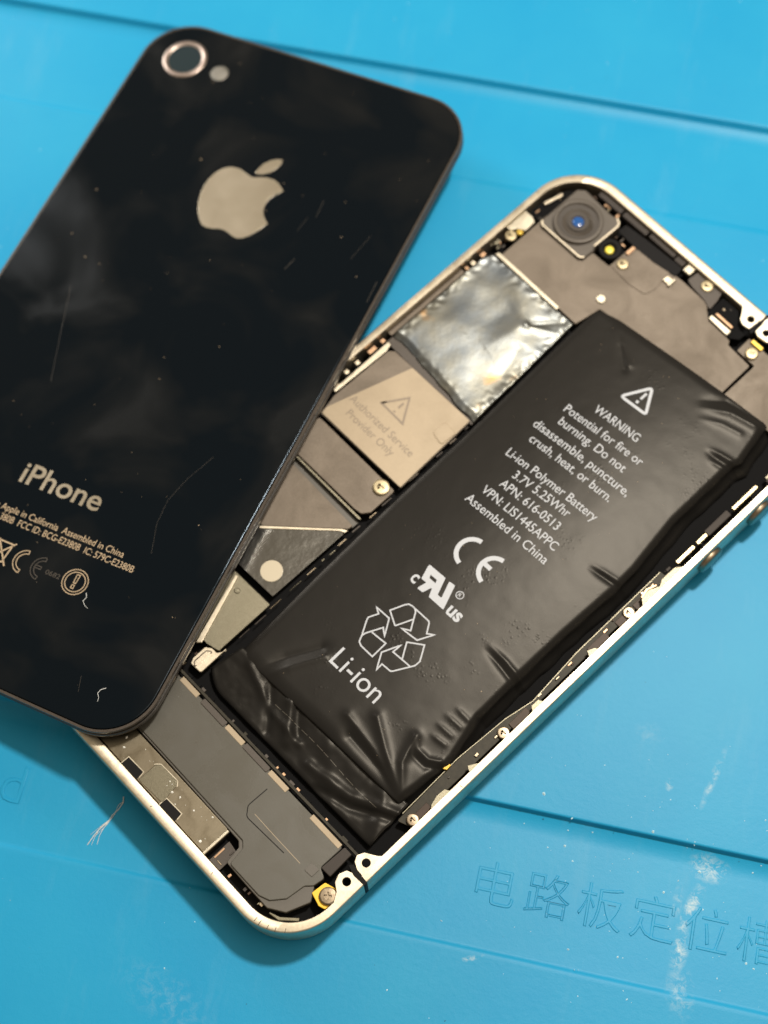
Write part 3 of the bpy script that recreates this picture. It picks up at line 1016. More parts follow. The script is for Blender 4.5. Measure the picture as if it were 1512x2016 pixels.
ribbon('scratch_line', [[(12.1, -47.45), (16.0, -47.5), (21.2, -47.5)]], 0.07, lambda x, y: -1.0, 'label_film', spk, 0.012)
plate('bonded_pad', [(22.2, -46.3), (23.6, -46.2), (23.6, -47.6), (22.2, -47.7)], -0.92, 0.15, 'speaker_edge', spk, 0.2, 0.05)
dock = plate('dock_connector', [(-12.0, -51.4), (-12.0, -55.85), (11.45, -55.9), (11.5, -51.6), (10.9, -51.4)], -0.9, 2.2, 'dock_metal', phone, 0.25, 0.1)
plate('dock_latch', [(-2.3, -55.75), (-2.25, -52.7), (-1.7, -52.2), (1.5, -52.1), (1.95, -52.6), (2.35, -55.5)], -0.84, 0.2, 'speckled_metal', dock, 0.35, 0.07)
for x0 in (-5.65, 2.25):
    plate('dock_slot', [(x0, -55.95), (x0 + 0.05, -54.7), (x0 + 3.0, -54.6), (x0 + 3.15, -55.95)], -0.885, 0.1, 'black_plastic', dock, 0.2, 0.02)
    ribbon('slot_rim', [[(x0 - 0.03, -55.9), (x0 + 0.02, -54.62), (x0 + 3.05, -54.52), (x0 + 3.2, -55.5)]], 0.12, lambda x, y: -0.88, 'steel_bright', dock, 0.01)
ribbon('latch_rim', [fillet([(-2.4, -55.2), (-2.35, -52.7), (-1.75, -52.12), (1.55, -52.0), (2.05, -52.5), (2.4, -55.2)], 0.3)[6:-6]], 0.13, lambda x, y: -0.845, 'steel_bright', dock, 0.02)
plate('dock_flange', [(11.1, -56.0), (11.55, -56.0), (11.6, -51.5), (11.15, -51.5)], -0.75, 0.5, 'steel_bright', dock, 0.1, 0.12)
plate('ribbon_end', [(12.2, -55.9), (14.2, -55.9), (14.2, -52.6), (12.2, -52.3)], -2.2, 0.3, 'taupe_dark', phone, 0.1, 0.05)
plate('ribbon_trace', [(12.35, -55.2), (12.6, -55.2), (12.6, -53.4), (12.35, -53.4)], -2.1, 0.1, 'copper', phone, 0.05, 0.02)
plate('rubber_block', [(23.6, -45.9), (23.8, -41.75), (25.15, -41.75), (25.3, -45.85)], -0.65, 0.9, 'rubber_brown', phone, 0.2, 0.12)
plate('gold_spring', [(25.1, -49.0), (25.35, -46.8), (27.0, -46.3), (28.0, -47.4), (27.9, -49.2), (27.0, -49.5)], -0.95, 0.3, 'yellow_tape', phone, 0.25, 0.08)
cross_screw(26.95, -47.75, 1.2, -0.45, 'screw_dark', phone, 0.7)
plate('foot_glint', [(23.0, -54.9), (24.6, -54.6), (26.6, -52.7), (26.3, -52.3), (24.4, -54.1), (23.0, -54.65)], -1.6, 0.3, 'speckled_metal', phone, 0.1, 0.1)  # added metal sliver standing in for a thin glint
# board edge between speaker and battery
plate('board_edge', [(-11.0, -41.6), (25.6, -41.4), (25.6, -41.0), (-11.0, -41.2)], -1.35, 1.0, 'flex_olive', phone, 0, 0.04)
xx = -9.0
while xx < 25:
    w = rnd.uniform(0.3, 1.2)
    plate('edge_contact', [(xx, -41.15), (xx + w, -41.15), (xx + w, -40.75), (xx, -40.75)], -1.5 + rnd.uniform(-0.15, 0.1), 0.3,
          rnd.choice(('taupe_dark', 'copper', 'void_black', 'void_black', 'flex_olive')), phone, 0.05, 0.05)
    xx += w + rnd.uniform(0.3, 2.2)

# ---- right side flex
plate('side_flex', [(25.9, -34.2), (27.6, -33.5), (27.6, 17.2), (26.2, 17.2), (26.2, 0.0), (26.9, -9.3), (26.0, -13.8), (25.6, -22.4)], -1.7, 0.25, 'flex_olive', phone, 0.3, 0.05)
for y0, y1 in ((7.0, 8.6), (1.4, 5.0), (10.6, 13.0), (-14.0, -10.6), (-33.0, -29.6)):
    plate('flex_patch', [(26.9, y0), (27.9, y0), (27.9, y1), (26.9, y1)], -1.5, 0.2, 'flex_brown', phone, 0.15, 0.05)
for ys in (9.4, -15.4, -32.6):
    cross_screw(27.35, ys, 0.9, -1.2, 'screw_dark', phone, 0.4)
plate('button_bracket', [(26.4, 25.9), (27.4, 25.9), (27.4, 30.6), (26.4, 30.6)], -1.2, 0.4, 'rubber_brown', phone, 0.2, 0.1)

# thin bright edge of the flex and the many tiny soldered parts lying in the gaps
ribbon('flex_edge', [[(25.75, -33.0), (25.5, -22.4), (26.1, -13.8), (26.95, -9.3), (26.3, 0.0), (26.25, 17.0)]], 0.10, lambda x, y: -1.55, 'speckled_metal', phone, 0.02)
rc = random.Random(12)


def parts_in(x0, x1, y0, y1, count, z, mats, big=0.9):
    for _ in range(count):
        w, h = rc.uniform(0.18, 0.5) * big, rc.uniform(0.25, 1.0) * big
        if rc.random() < 0.5 and x1 - x0 > 2:
            w, h = h, w
        x, y = rc.uniform(x0, x1), rc.uniform(y0, y1)
        plate('small_component', [(x - w / 2, y - h / 2), (x + w / 2, y - h / 2), (x + w / 2, y + h / 2), (x - w / 2, y + h / 2)], z + rc.uniform(-0.25, 0.2), 0.35,
              rc.choice(mats), phone, 0.06, 0.05)


DK = ('speckled_metal', 'screw_dark', 'taupe_dark', 'rubber_brown', 'copper', 'flex_brown')
parts_in(-27.8, -27.0, -4.0, 6.0, 6, -1.6, DK)
parts_in(-27.9, -25.9, 37.2, 39.6, 7, -1.4, DK)
parts_in(-27.6, -25.9, 46.0, 51.5, 6, -1.5, DK)
parts_in(-24.5, -5.5, 54.5, 55.0, 9, -1.4, DK)
parts_in(-15.4, -12.8, 49.8, 52.2, 7, -1.2, DK)
parts_in(3.4, 6.0, 53.7, 55.4, 4, -1.3, DK)
parts_in(14.2, 22.0, 53.4, 55.4, 10, -1.3, DK)
parts_in(26.2, 27.8, 17.5, 19.2, 5, -1.5, DK)
parts_in(26.2, 27.9, -34.0, 15.0, 22, -1.55, DK, 0.8)
parts_in(26.4, 27.7, 37.0, 46.0, 10, -1.4, DK)
parts_in(-10.8, -9.4, -41.0, -38.0, 5, -1.6, DK)
parts_in(14.6, 22.0, -55.4, -54.8, 5, -1.8, DK)
parts_in(11.9, 14.0, -55.6, -52.6, 4, -2.0, DK)
# stamped dimples on the shields
for x, y in ((-23.6, 45.0 - 6.6), (-14.5, 44.6), (-3.0, 45.2), (7.2, 46.3), (17.0, 47.6)):
    lathe('stamped_dimple', x, y, [(0.42, -1.2), (0.36, -1.185), (0.22, -1.19), (0.0005, -1.215)], 'taupe_shield', top, 18)

# ------------------------------------------------------------------ battery
XL = [(-34.0, -6.2), (-28.9, -6.5), (-18.7, -7.1), (-3.2, -7.7), (10.9, -7.95), (25.6, -8.5), (41.4, -9.1)]
XR = [(-32.3, 24.6), (-23.1, 25.4), (-16.4, 23.8), (-8.5, 23.65), (0.0, 23.7), (10.5, 24.1), (14.3, 24.0), (23.5, 22.8), (35.6, 22.7), (37.3, 23.2), (44.5, 21.8)]


def lin(t, x):
    if x <= t[0][0]:
        return t[0][1]
    for (a, b), (c, d) in zip(t, t[1:]):
        if x <= c:
            return b + (d - b) * (x - a) / (c - a)
    return t[-1][1]


def ytop(x):
    return 41.4 + (x + 9.1) * 0.093


def ybot(x):
    return -33.9 + (x + 6.2) * 0.045


# folds pressed into the soft pouch: polyline, half width, height (negative = groove)
FOLDS = [
    ([(17.0, -8.3), (20.5, -8.3), (24.2, -8.6)], 0.38, 0.34), ([(17.2, -9.1), (20.5, -9.3), (24.2, -9.8)], 0.45, -0.40),
    ([(18.8, 10.3), (21.3, 10.9), (24.0, 11.5)], 0.40, 0.20), ([(18.9, 9.7), (21.3, 10.2), (24.0, 10.7)], 0.45, -0.38),
    ([(19.6, -24.2), (21.0, -25.6), (23.0, -25.6), (25.6, -23.8)], 0.50, 0.42), ([(19.3, -25.0), (21.0, -26.7), (23.4, -26.6), (25.6, -25.0)], 0.55, -0.35),
    ([(24.3, -32.4), (19.7, -31.2), (13.4, -30.9)], 1.1, -0.75), ([(24.5, -31.8), (20.9, -28.4), (19.6, -24.5)], 0.8, 0.55),
    ([(24.4, -32.0), (18.0, -28.8), (14.0, -26.5)], 0.8, 0.5), ([(24.4, -32.2), (17.0, -30.0), (11.0, -29.2)], 0.7, 0.4),
    ([(-5.2, 40.4), (-2.0, 38.8), (1.1, 36.8)], 0.65, 0.28), ([(-4.2, 40.2), (-1.2, 38.0), (1.2, 36.0)], 0.6, -0.28),
    ([(12.0, 39.7), (15.0, 42.7), (20.5, 43.9)], 0.75, -0.45), ([(12.9, 39.0), (16.9, 41.6), (20.6, 42.6)], 0.75, 0.45),
    ([(18.4, 35.3), (22.6, 36.3)], 0.35, 0.30), ([(18.4, 34.6), (22.6, 35.3)], 0.40, -0.35), ([(19.4, 33.9), (22.8, 34.6)], 0.4, 0.25),
    ([(-1.3, -33.9), (0.4, -30.2), (2.7, -25.8)], 0.9, 0.40), ([(-2.8, -33.4), (-1.0, -29.5), (1.4, -25.2)], 1.0, -0.45),
    ([(20.6, -22.9), (23.2, -22.5)], 0.4, 0.2), ([(20.1, -21.2), (22.9, -21.0)], 0.4, 0.2), ([(20.0, -19.5), (22.9, -19.3)], 0.4, 0.2), ([(20.4, -17.8), (23.0, -17.8)], 0.4, 0.2),
    ([(23.0, -16.2), (25.2, -16.9)], 0.6, -0.5), ([(14.0, 37.6), (17.2, 39.4), (20.0, 40.2)], 0.6, 0.22),
]


def smooth_h(x, y):
    l, r = lin(XL, y), lin(XR, y)
    u = min(1, max(0, (x - l) / (r - l)))
    t, b = ytop(x), ybot(x)
    v = min(1, max(0, (y - b) / (t - b)))
    z = -1.2 + (0.75 + 0.55 * v) * (1 - (1 - u) ** 2) + .8 * math.sin(math.pi * u) * max(0.0, math.sin(math.pi * v)) ** 0.45
    z -= .25 * (1 - min(max(x - l, 0) / 1.2, 1)) ** 2 + .7 * (1 - min(max(r - x, 0) / 1.1, 1)) ** 2
    z -= .3 * (1 - min(max(t - y, 0) / 1.6, 1)) ** 2 + .3 * (1 - min(max(y - b, 0) / 2.0, 1)) ** 2
    return z


def seg_d(x, y, pl):
    best, at = 1e9, 0
    tot = sum(math.dist(a, b) for a, b in zip(pl, pl[1:]))
    run = 0
    for a, b in zip(pl, pl[1:]):
        dx, dy = b[0] - a[0], b[1] - a[1]
        L = math.hypot(dx, dy)
        k = max(0, min(1, ((x - a[0]) * dx + (y - a[1]) * dy) / (L * L)))
        d = math.hypot(x - a[0] - k * dx, y - a[1] - k * dy)
        if d < best:
            best, at = d, (run + k * L) / tot
        run += L
    return best, at


def bat_h(x, y):
    z = smooth_h(x, y)
    for pl, w, h in FOLDS:
        if min(p[0] for p in pl) - 3 < x < max(p[0] for p in pl) + 3 and min(p[1] for p in pl) - 3 < y < max(p[1] for p in pl) + 3:
            d, at = seg_d(x, y, pl)
            if d < 3 * w:
                ww = w
                z += 0.75 * h * math.exp(-(d / ww) ** 1.3 * 1.2) * min(1, at * 2.2 + 0.05)
    q = Vector((x * 0.11, y * 0.11, 0.3))
    z += 0.04 * noise.noise(q) + 0.012 * noise.noise(q * 3.7)
    return z


def make_battery():
    nx, ny = 170, 340
    V, Fc = [], []
    grid = []
    for j in range(ny + 1):
        t = j / ny
        row = []
        for i in range(nx + 1):
            s = i / nx
            x = -7.5 + s * 31.5
            for _ in range(3):
                yb, yt = ybot(x), ytop(x)
                y = yb + (yt - yb) * t
                x = lin(XL, y) + (lin(XR, y) - lin(XL, y)) * s
            row.append(len(V))
            V.append((x, y, bat_h(x, y)))
        grid.append(row)
    for j in range(ny):
        for i in range(nx):
            Fc.append((grid[j][i], grid[j][i + 1], grid[j + 1][i + 1], grid[j + 1][i]))
    # skirt: the pouch rounds over and drops to the tray
    loop = [grid[0][i] for i in range(nx + 1)] + [grid[j][nx] for j in range(1, ny + 1)] + [grid[ny][i] for i in range(nx - 1, -1, -1)] + [grid[j][0] for j in range(ny - 1, 0, -1)]
    kind = ['b'] * (nx + 1) + ['r'] * ny + ['t'] * nx + ['l'] * (ny - 1)
    prev = loop
    for dz, out in ((-0.4, 0.10), (-1.2, 0.35), (-1.7, 0.85), (-2.2, 1.3), (-2.5, 1.35), (-3.6, 1.0)):
        cur = []
        for g, k in zip(loop, kind):
            x, y, z = V[g]
            ox = out * (1.0 if k == 'r' else -0.25 if k == 'l' else 0)
            oy = out * (-0.2 if k == 'b' else 0.25 if k == 't' else 0)
            wob = 0.22 * noise.noise(Vector((x * 0.5, y * 0.35, dz))) if k in 'rb' else 0
            cur.append(len(V))
            V.append((x + ox + wob, y + oy, max(z + dz, -3.6)))
        m = len(loop)
        for k in range(m):
            Fc.append((prev[k], cur[k], cur[(k + 1) % m], prev[(k + 1) % m]))
        prev = cur
    return from_data('battery', V, Fc, 'pouch_black', phone, smooth=True)


battery = make_battery()
battery['label'] = 'black foil pouch battery with pale warning print and creased edges'


def flap_h(x, y):
    # taped end of the pouch, below the step
    t = (y + 40.0) / 6.5
    z = -2.35 + 1.0 * max(0, min(1, t)) ** 1.5
    q = Vector((x * 0.25, y * 0.25, 5.0))
    z += 0.20 * noise.noise(q) + 0.10 * abs(noise.noise(q * 2.3)) + 0.04 * noise.noise(q * 5.0)
    for pl, w, h in (([(25.5, -33.5), (19.0, -36.5), (12.0, -37.6)], 0.7, 0.45), ([(25.3, -34.5), (20.0, -37.6), (15.0, -39.0)], 0.6, -0.4), ([(0.0, -33.4), (4.5, -38.5)], 0.6, -0.4), ([(-4.0, -34.0), (3.0, -36.2), (9.0, -36.6)], 0.5, 0.3), ([(4.0, -33.5), (7.5, -37.5)], 0.8, 0.5), ([(5.5, -33.5), (8.0, -36.0)], 0.7, -0.3), ([(22.0, -33.0), (25.5, -38.0)], 0.9, 0.3), ([(12.0, -34.0), (18.0, -38.8)], 0.8, 0.15)):
        d, at = seg_d(x, y, pl)
        z += h * math.exp(-(d / w) ** 2)
    return z


V, Fc = [], []
nx, ny = 90, 26
for j in range(ny + 1):
    t = j / ny
    for i in range(nx + 1):
        s = i / nx
        xa, ya = -7.6 + s * 33.4, -39.9 + 0.6 * s
        if s < 0.12:
            ya += (0.12 - s) * 14 * (0.12 - s) / 0.12
        xb, yb = -6.6 + s * 32.0, -33.0 + (0.045 * 32 * s)
        x, y = xa + (xb - xa) * t, ya + (yb - ya) * t
        V.append((x, y, flap_h(x, y) - (0.35 * (1 - t / 0.08) ** 2 if t < 0.08 else 0)))
for j in range(ny):
    for i in range(nx):
        a = j * (nx + 1) + i
        Fc.append((a, a + 1, a + nx + 2, a + nx + 1))
fo = from_data('end_flap', V, Fc, 'pouch_black', battery, smooth=True)
mo = fo.modifiers.new('thick', 'SOLIDIFY')
mo.thickness = 0.9 * S
mo.offset = -1
sp = [(2.6, -35.2), (7.0, -35.0), (11.2, -34.9), (16.0, -35.1), (19.7, -35.2), (23.2, -35.0)]
dash, xs0 = [], 2.6
while xs0 < 22.8:
    xs1 = min(23.2, xs0 + rnd.uniform(0.4, 1.6))
    dash.append([(xs0, lin(sp, xs0)), (xs1, lin(sp, xs1))])
    xs0 = xs1 + rnd.uniform(0.15, 0.5)
ribbon('seam_line', dash, 0.08, flap_h, 'seam_pale', fo, 0.03)
plate('pull_tab', [(25.0, -24.0), (25.6, -23.7), (25.7, -24.6), (25.2, -24.9)], -1.0, 0.2, 'yellow_tape', battery, 0.1, 0.05)
plate('corner_loop', rrect(0.75, 0.75, 0.7, 8, -9.6, 42.3), -0.9, 0.4, 'steel_bright', phone, 0, 0.15)

# printed matter on the battery
LINES = [('WARNING', (2.70, 27.60), (10.54, 28.34)), ('Potential for fire or', (-0.47, 24.66), (13.46, 25.96)), ('burning. Do not', (0.39, 22.61), (12.45, 23.45)),
         ('disassemble, puncture,', (-1.98, 19.80), (15.34, 21.14)), ('crush, heat, or burn.', (-0.67, 17.63), (14.18, 18.72)), ('Li-ion Polymer Battery', (-1.49, 13.72), (14.80, 15.09)),
         ('3.7V 5.25Whr', (1.77, 11.75), (11.74, 12.77)), ('APN: 616-0513', (1.36, 9.54), (12.05, 10.26)), ('VPN: LIS1445APPC', (0.17, 7.03), (14.00, 7.83)), ('Assembled in China', (-0.57, 4.50), (14.46, 5.42))]
for s, a, b in LINES:
    text_on('printed_text', s, a, b, 1.42, bat_h, 'print_grey', battery, 0.03)
text_on('printed_text', 'Li-ion', (3.55, -25.89), (12.36, -25.63), 2.95, bat_h, 'print_grey', battery, 0.03)
TRI = [(3.86, 32.26), (6.19, 36.48), (8.49, 32.60)]


def rounded_ring(tri, w, r):
    c = Vector((sum(p[0] for p in tri) / 3, sum(p[1] for p in tri) / 3))
    out = []
    for k in (1.0,):
        out = fillet(tri, r, 5)
    out.append(out[0])
    out.append(out[1])
    return out


ribbon('warning_triangle', [rounded_ring(TRI, 0.45, 0.35)], 0.45, bat_h, 'print_grey', battery, 0.03, 0.25)
ribbon('exclamation_mark', [[(6.24, 35.23), (6.24, 33.93)]], 0.38, bat_h, 'print_grey', battery, 0.03)
ribbon('exclamation_mark', [[(6.21, 33.48), (6.21, 33.03)]], 0.42, bat_h, 'print_grey', battery, 0.03)
ribbon('conformity_mark', [arc(6.26, -0.68, 2.25, 98, 262)], 0.68, bat_h, 'print_grey', battery, 0.03, 0.25)
ribbon('conformity_mark', [arc(10.45, -0.47, 2.2, 98, 262)], 0.68, bat_h, 'print_grey', battery, 0.03, 0.25)
ribbon('conformity_mark', [[(8.41, -0.45), (9.76, -0.42)]], 0.66, bat_h, 'print_grey', battery, 0.032)


def print_poly(name, loops):
    me = curve_mesh(name, loops, 0.0, 0.0)
    for v in me.vertices:
        v.co = (v.co.x * S, v.co.y * S, (bat_h(v.co.x, v.co.y) + 0.03) * S)
    return link(name, me, 'print_grey', battery)


print_poly('recognition_mark', [fillet([(3.16, -6.02), (6.21, -5.85), (7.23, -8.39), (7.93, -8.36), (6.94, -5.82), (7.95, -5.70), (9.36, -9.37), (6.57, -9.49), (5.90, -8.12), (5.48, -9.62), (4.45, -9.75), (4.78, -8.23),
                                        (3.86, -8.32), (3.21, -6.42)], 0.15, 3), [(4.39, -6.98), (5.56, -6.92), (5.76, -7.41), (4.60, -7.46)]])
text_on('printed_text', 'c', (2.73, -9.62), (3.73, -9.57), 2.0, bat_h, 'print_grey', battery, 0.03, bold=0.02)
text_on('printed_text', 'us', (9.73, -9.42), (12.06, -9.32), 2.0, bat_h, 'print_grey', battery, 0.03, bold=0.03)
ribbon('registered_sign', [arc(9.44, -6.21, 0.55, 0, 360)], 0.12, bat_h, 'print_grey', battery, 0.03, 0.15)
text_on('registered_sign', 'R', (9.21, -6.52), (9.69, -6.50), 0.6, bat_h, 'print_grey', battery, 0.03)
REC = [
    [(6.32, -15.79), (4.17, -14.71), (5.04, -12.69), (5.39, -12.21), (5.92, -12.07), (9.12, -11.98), (9.38, -12.15), (10.24, -13.46), (11.13, -12.78), (9.98, -15.08), (7.20, -15.42), (8.37, -14.75), (6.87, -12.33),
     (6.43, -12.07), (5.92, -12.07)],
    [(6.32, -15.79), (7.42, -13.35)],
    [(4.08, -20.06), (4.19, -19.43), (5.34, -17.13), (6.44, -17.93), (4.94, -15.61), (2.48, -15.71), (3.41, -16.19), (2.77, -17.53), (2.88, -17.95), (4.08, -20.06), (4.46, -20.90), (5.07, -21.15), (7.33, -21.11),
     (7.27, -18.48), (4.72, -18.72)],
    [(10.49, -18.40), (9.19, -16.27), (11.21, -14.81), (12.46, -16.91), (12.40, -17.83), (10.85, -20.52), (10.61, -20.77), (9.05, -20.90), (9.13, -22.02), (7.79, -19.77), (8.96, -17.11), (8.85, -18.61), (11.96, -18.37)]]
ribbon('recycling_symbol', REC, 0.21, bat_h, 'print_grey', battery, 0.03, 0.5)

# ------------------------------------------------------------------ the removed back cover
RC = Matrix(((0.9261291728, -0.3584574879, -0.1174435387), (0.3595980111, 0.9330292978, -0.0120664761), (0.1139035811, -0.0310573474, 0.9930062514)))
TC = Vector((-51.632742, -11.317315, -1.210110))
cover = empty('phone_back_cover', 'glossy black glass back cover leaning on the opened phone, silver fruit emblem on it', 'phone cover', ROT @ TC + Vector((0, 0, PH)), ROT @ RC)
glass = plate('glass_panel', rrect(28.1, 56.4, 7.7), 0.0, 0.9, 'black_glass', cover, 0, 0.16)
# plastic carrier: ridge round the glass and a skirt under it
rim = ring_solid('carrier_rim', rrect(28.62, 56.92, 8.15, 20), rrect(28.2, 56.5, 7.75, 20), -0.62, -0.08, 'cover_rim', cover, 0.14)
ring_solid('carrier_groove', rrect(28.25, 56.55, 7.8, 20), rrect(27.4, 55.7, 7.0, 20), -1.2, -0.6, 'void_black', cover, 0.05)
skirt = ring_solid('carrier_skirt', rrect(28.66, 56.96, 8.2, 20), rrect(26.8, 55.1, 6.4, 20), -2.0, -1.15, 'cover_skirt', cover, 0.2)
plate('carrier_plate', rrect(27.6, 55.9, 7.2), -0.95, 0.7, 'black_plastic', cover, 0, 0.05)
zero = lambda x, y: 0.0
LOGO = [(-3.34, 33.32), (-2.06, 33.42), (-0.77, 33.0), (0.34, 32.66), (0.81, 32.72), (1.55, 33.05), (2.71, 33.44), (4.02, 33.46), (5.0, 33.08), (5.83, 32.49), (6.39, 32.03), (6.0, 31.5), (5.4, 30.85), (4.96, 29.84), (4.85, 28.68),
        (5.09, 27.58), (5.64, 26.76), (6.3, 26.12), (6.87, 25.71), (6.45, 24.71), (5.9, 23.76), (5.09, 22.57), (4.49, 21.97), (3.67, 21.55), (2.88, 21.57), (1.9, 21.93), (0.99, 22.16), (0.1, 22.11), (-0.88, 21.73),
        (-1.86, 21.58), (-2.74, 21.75), (-3.59, 22.46), (-4.48, 23.61), (-5.14, 24.85), (-5.66, 26.3), (-5.97, 27.99), (-5.94, 29.67), (-5.55, 31.18), (-4.92, 32.26), (-4.21, 32.94)]
LEAF = [(0.53, 33.57), (0.61, 34.43), (1.03, 35.66), (1.84, 36.65), (2.74, 37.22), (3.53, 37.37), (3.70, 36.52), (3.4, 35.42), (2.74, 34.41), (1.78, 33.71), (0.86, 33.44)]
plate('fruit_emblem', LOGO, 0.035, 0.06, 'logo_mirror', glass, 0, 0.012)
plate('emblem_leaf', LEAF, 0.035, 0.06, 'logo_mirror', glass, 0, 0.012)
text_on('etched_name', 'iPhone', (-6.86, -27.85), (6.55, -27.72), 3.35, zero, 'logo_mirror', glass, 0.03, bold=0.012)
text_on('etched_text', 'Designed by Apple in California  Assembled in China', (-13.6, -32.75), (13.62, -32.6), 1.05, zero, 'etch_tan', glass, 0.03)
text_on('etched_text', 'Model A1332  EMC 380B  FCC ID: BCG-E2380B  IC: 579C-E2380B', (-16.0, -34.3), (16.04, -34.1), 1.05, zero, 'etch_tan', glass, 0.03)


def outline_arc(cx, cy, r, w, a0, a1):
    o = arc(cx, cy, r + w / 2, a0, a1) + arc(cx, cy, r - w / 2, a1, a0)
    return o + [o[0]]


ribbon('conformity_mark', [outline_arc(0.85, -38.7, 1.55, 0.5, 95, 265)], 0.13, zero, 'etch_tan', glass, 0.03, 0.2)
ribbon('conformity_mark', [outline_arc(3.75, -38.65, 1.5, 0.5, 95, 265), [(2.4, -38.4), (3.5, -38.4), (3.5, -38.8), (2.4, -38.8)]], 0.12, zero, 'etch_dim', glass, 0.03, 0.2)
text_on('etched_text', '0682', (4.4, -39.1), (6.75, -39.1), 0.75, zero, 'etch_dim', glass, 0.03)
ribbon('alert_sign', [arc(9.15, -38.5, 1.92, 0, 360), arc(9.15, -38.5, 1.5, 0, 360), [(8.9, -37.35), (9.4, -37.35), (9.33, -38.7), (8.97, -38.7), (8.9, -37.35)], [(8.95, -39.0), (9.35, -39.0), (9.35, -39.5), (8.95, -39.5), (8.95, -39.0)]],
       0.13, zero, 'etch_tan', glass, 0.03, 0.2)
ribbon('waste_bin_sign', [[(-4.6, -36.8), (-1.7, -40.4)], [(-1.7, -36.7), (-4.8, -40.4)], [(-4.5, -37.0), (-4.2, -40.0), (-2.4, -40.0), (-2.1, -37.0), (-4.5, -37.0)]], 0.22, zero, 'etch_tan', glass, 0.03)
lathe('lens_bezel', -21.05, 49.75, [(3.75, -0.05), (3.72, 0.10), (3.5, 0.2), (3.15, 0.2), (2.9, 0.1), (2.78, -0.05), (2.75, -0.2)], 'ring_metal', cover, 48)
lathe('lens_window', -21.05, 49.75, [(2.85, 0.012), (0.0005, 0.02)], 'lens_window', cover, 48)
lathe('flash_window', -14.2, 49.15, [(1.5, 0.0), (1.45, 0.06), (1.0, 0.12), (0.0005, 0.14)], 'flash_lens', cover, 28)
SCR = [([(13.15, 32.75), (13.37, 29.48)], 0.07), ([(13.74, 21.42), (13.4, 20.2), (13.11, 19.2)], 0.09), ([(11.78, 26.14), (12.14, 29.0)], 0.05), ([(22.84, 29.42), (21.76, 24.54)], 0.05), ([(27.31, 22.31), (27.44, 18.5)], 0.09),
       ([(18.15, -13.44), (16.3, -18.0), (15.3, -22.1), (15.6, -26.0), (17.16, -30.4)], 0.045), ([(-10.9, -11.5), (-14.0, -3.0), (-16.7, 4.57)], 0.05), ([(17.03, -50.28), (17.82, -52.5)], 0.05)]
for pl, w in SCR:
    ribbon('scratch', [pl], w * 0.7, zero, 'etch_dim', glass, 0.012, 1.0)
for pl in ([(11.52, -39.36), (11.9, -39.9), (11.7, -40.6), (12.3, -41.1), (12.88, -41.28)], [(21.16, -50.5), (20.6, -51.0), (20.45, -51.6), (20.9, -52.1), (21.0, -52.63)]):
    strand('lint_fibre', pl, 0.055, zero, 'lint', glass)


# ------------------------------------------------------------------ dust, and flakes painting glints on the dock
def flakes(name, spots, mat, parent, rng):
    V, Fc = [], []
    for x, y, z, r in spots:
        o = len(V)
        k = rng.randint(4, 6)
        a0 = rng.uniform(0, 6.28)
        st = rng.uniform(0.5, 1.0)
        th = rng.uniform(0, 6.28)
        for q in range(k):
            a = a0 + 6.28 * q / k
            px, py = r * math.cos(a) * rng.uniform(0.7, 1.2), r * st * math.sin(a) * rng.uniform(0.7, 1.2)
            V.append((x + px * math.cos(th) - py * math.sin(th), y + px * math.sin(th) + py * math.cos(th), z))
        V.append((x + rng.uniform(-.2, .2) * r, y + rng.uniform(-.2, .2) * r, z + r * rng.uniform(0.4, 0.9)))
        for q in range(k):
            Fc.append((o + q, o + (q + 1) % k, o + k))
        Fc.append(tuple(o + q for q in range(k - 1, -1, -1)))
    ob = from_data(name, V, Fc, mat, parent)
    ob['kind'] = 'stuff'
    return ob


rng = random.Random(21)


spots = []
for _ in range(330):
    x, y = rng.uniform(-120, 90), rng.uniform(-95, 105)
    if abs(x) < 30.5 and abs(y) < 58.8:
        continue
    u, v = uv_of(x, y)
    spots.append((u, v, mat_z(v), min(0.22, 0.045 * math.exp(abs(rng.gauss(0, 0.7))))))
for _ in range(130):                                   # more crumbs in the lower right, round the slot
    x, y = rng.gauss(60, 13), rng.gauss(-18, 11)
    if abs(x) < 30.5 and abs(y) < 58.8:
        continue
    u, v = uv_of(x, y)
    spots.append((u, v, mat_z(v), min(0.28, 0.055 * math.exp(abs(rng.gauss(0, 0.8))))))
d1 = flakes('dust_glint_specks', spots, 'dust_blue', bench_mat, rng)
spots = []
for _ in range(70):
    x, y = rng.uniform(-110, 85), rng.uniform(-90, 100)
    if abs(x) < 30.5 and abs(y) < 58.8:
        continue
    u, v = uv_of(x, y)
    if rng.random() < 0.5 and x > 30:
        v = -36.2 - rng.uniform(0.3, 0.8)
    spots.append((u, v, mat_z(v), rng.uniform(0.04, 0.13)))
flakes('dirt_specks', spots, 'dust_dark', bench_mat, rng)
spots = []
for _ in range(26):
    spots.append((rng.uniform(-8, 11), rng.uniform(-55.5, -51.8), -0.89, rng.choice((0.06, 0.08, 0.16, 0.22))))
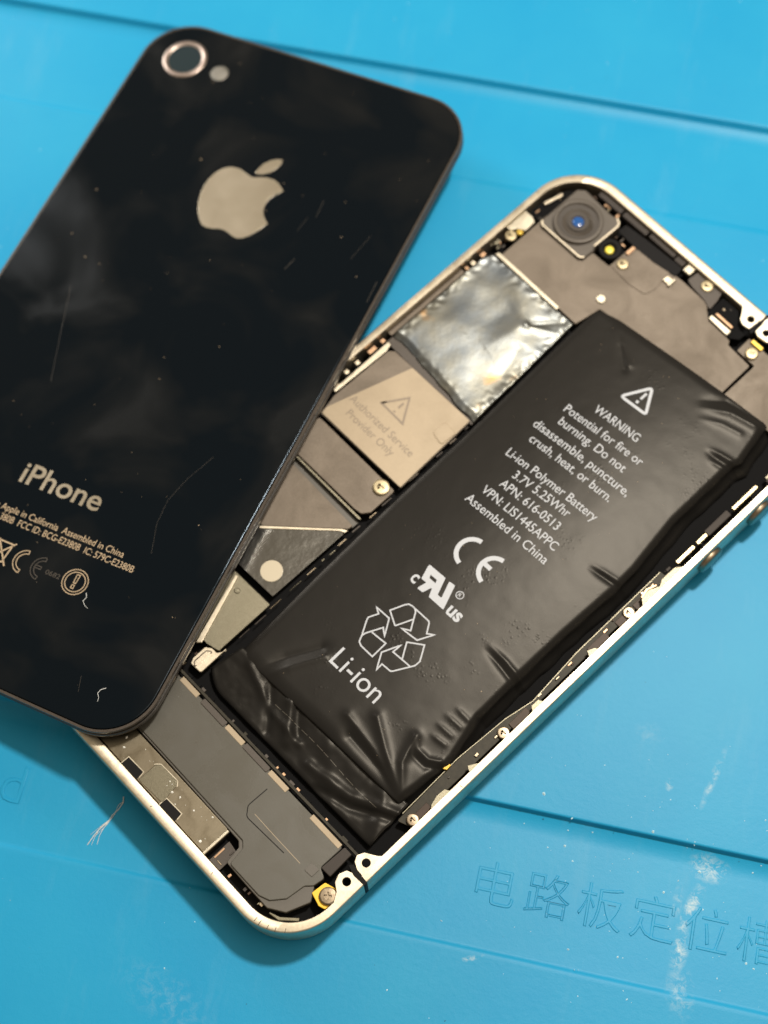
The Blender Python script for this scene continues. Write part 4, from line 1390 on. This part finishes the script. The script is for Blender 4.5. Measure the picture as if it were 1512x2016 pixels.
flakes('dust_glint_specks', spots, 'glint_white', dock, rng)  # white flakes painting the bright glints on the dock metal
spots = [(rng.uniform(-25, 27), rng.uniform(-55, 55), 0.0, rng.choice((0.04, 0.05, 0.07, 0.12)) * rng.uniform(.6, 1.2)) for _ in range(90)]
flakes('dust_glint_specks', spots, 'etch_tan', glass, rng)
spots = []
for _ in range(60):
    x, y = rng.uniform(-5, 22), rng.uniform(-32, 40)
    spots.append((x, y, bat_h(x, y), rng.choice((0.04, 0.05, 0.08))))
flakes('dust_glint_specks', spots, 'etch_tan', battery, rng)

# pale frayed thread on the mat by the phone's foot
uA = [uv_of(-3.2, -58.6 - 0.0), uv_of(-3.3, -60.0), uv_of(-3.0, -61.4)]
th = bpy.data.objects.new('lint_thread', None)
col.objects.link(th)
th.matrix_world = Matrix.Translation(Vector((0, 0, 0))) @ Matrix.Rotation(MA - ANG, 4, 'Z')
th['label'] = 'pale frayed thread on the mat beside the bottom of the phone frame'
th['category'] = 'thread'
mz = lambda u, v: mat_z(v)
for pl, w in (([uv_of(-4.1, -58.6), uv_of(-3.5, -59.2), uv_of(-3.2, -60.3), uv_of(-3.2, -61.4), uv_of(-2.9, -62.4)], 0.10),
              ([uv_of(-2.9, -62.3), uv_of(-2.95, -63.6), uv_of(-2.8, -65.0), uv_of(-2.4, -66.6)], 0.11), ([uv_of(-2.95, -62.2), uv_of(-2.6, -63.6), uv_of(-2.2, -64.6), uv_of(-1.5, -65.6)], 0.07),
              ([uv_of(-2.9, -62.8), uv_of(-2.85, -64.2), uv_of(-2.5, -65.2), uv_of(-2.0, -66.2)], 0.055), ([uv_of(-3.0, -62.0), uv_of(-3.1, -63.6), uv_of(-3.2, -65.4)], 0.045),
              ([uv_of(-3.1, -61.0), uv_of(-2.7, -62.8), uv_of(-2.6, -64.4), uv_of(-2.7, -65.8)], 0.045), ([uv_of(-3.6, -59.0), uv_of(-3.7, -59.8), uv_of(-3.3, -60.8)], 0.05)):
    strand('strand', pl, w, mz, 'lint', th)
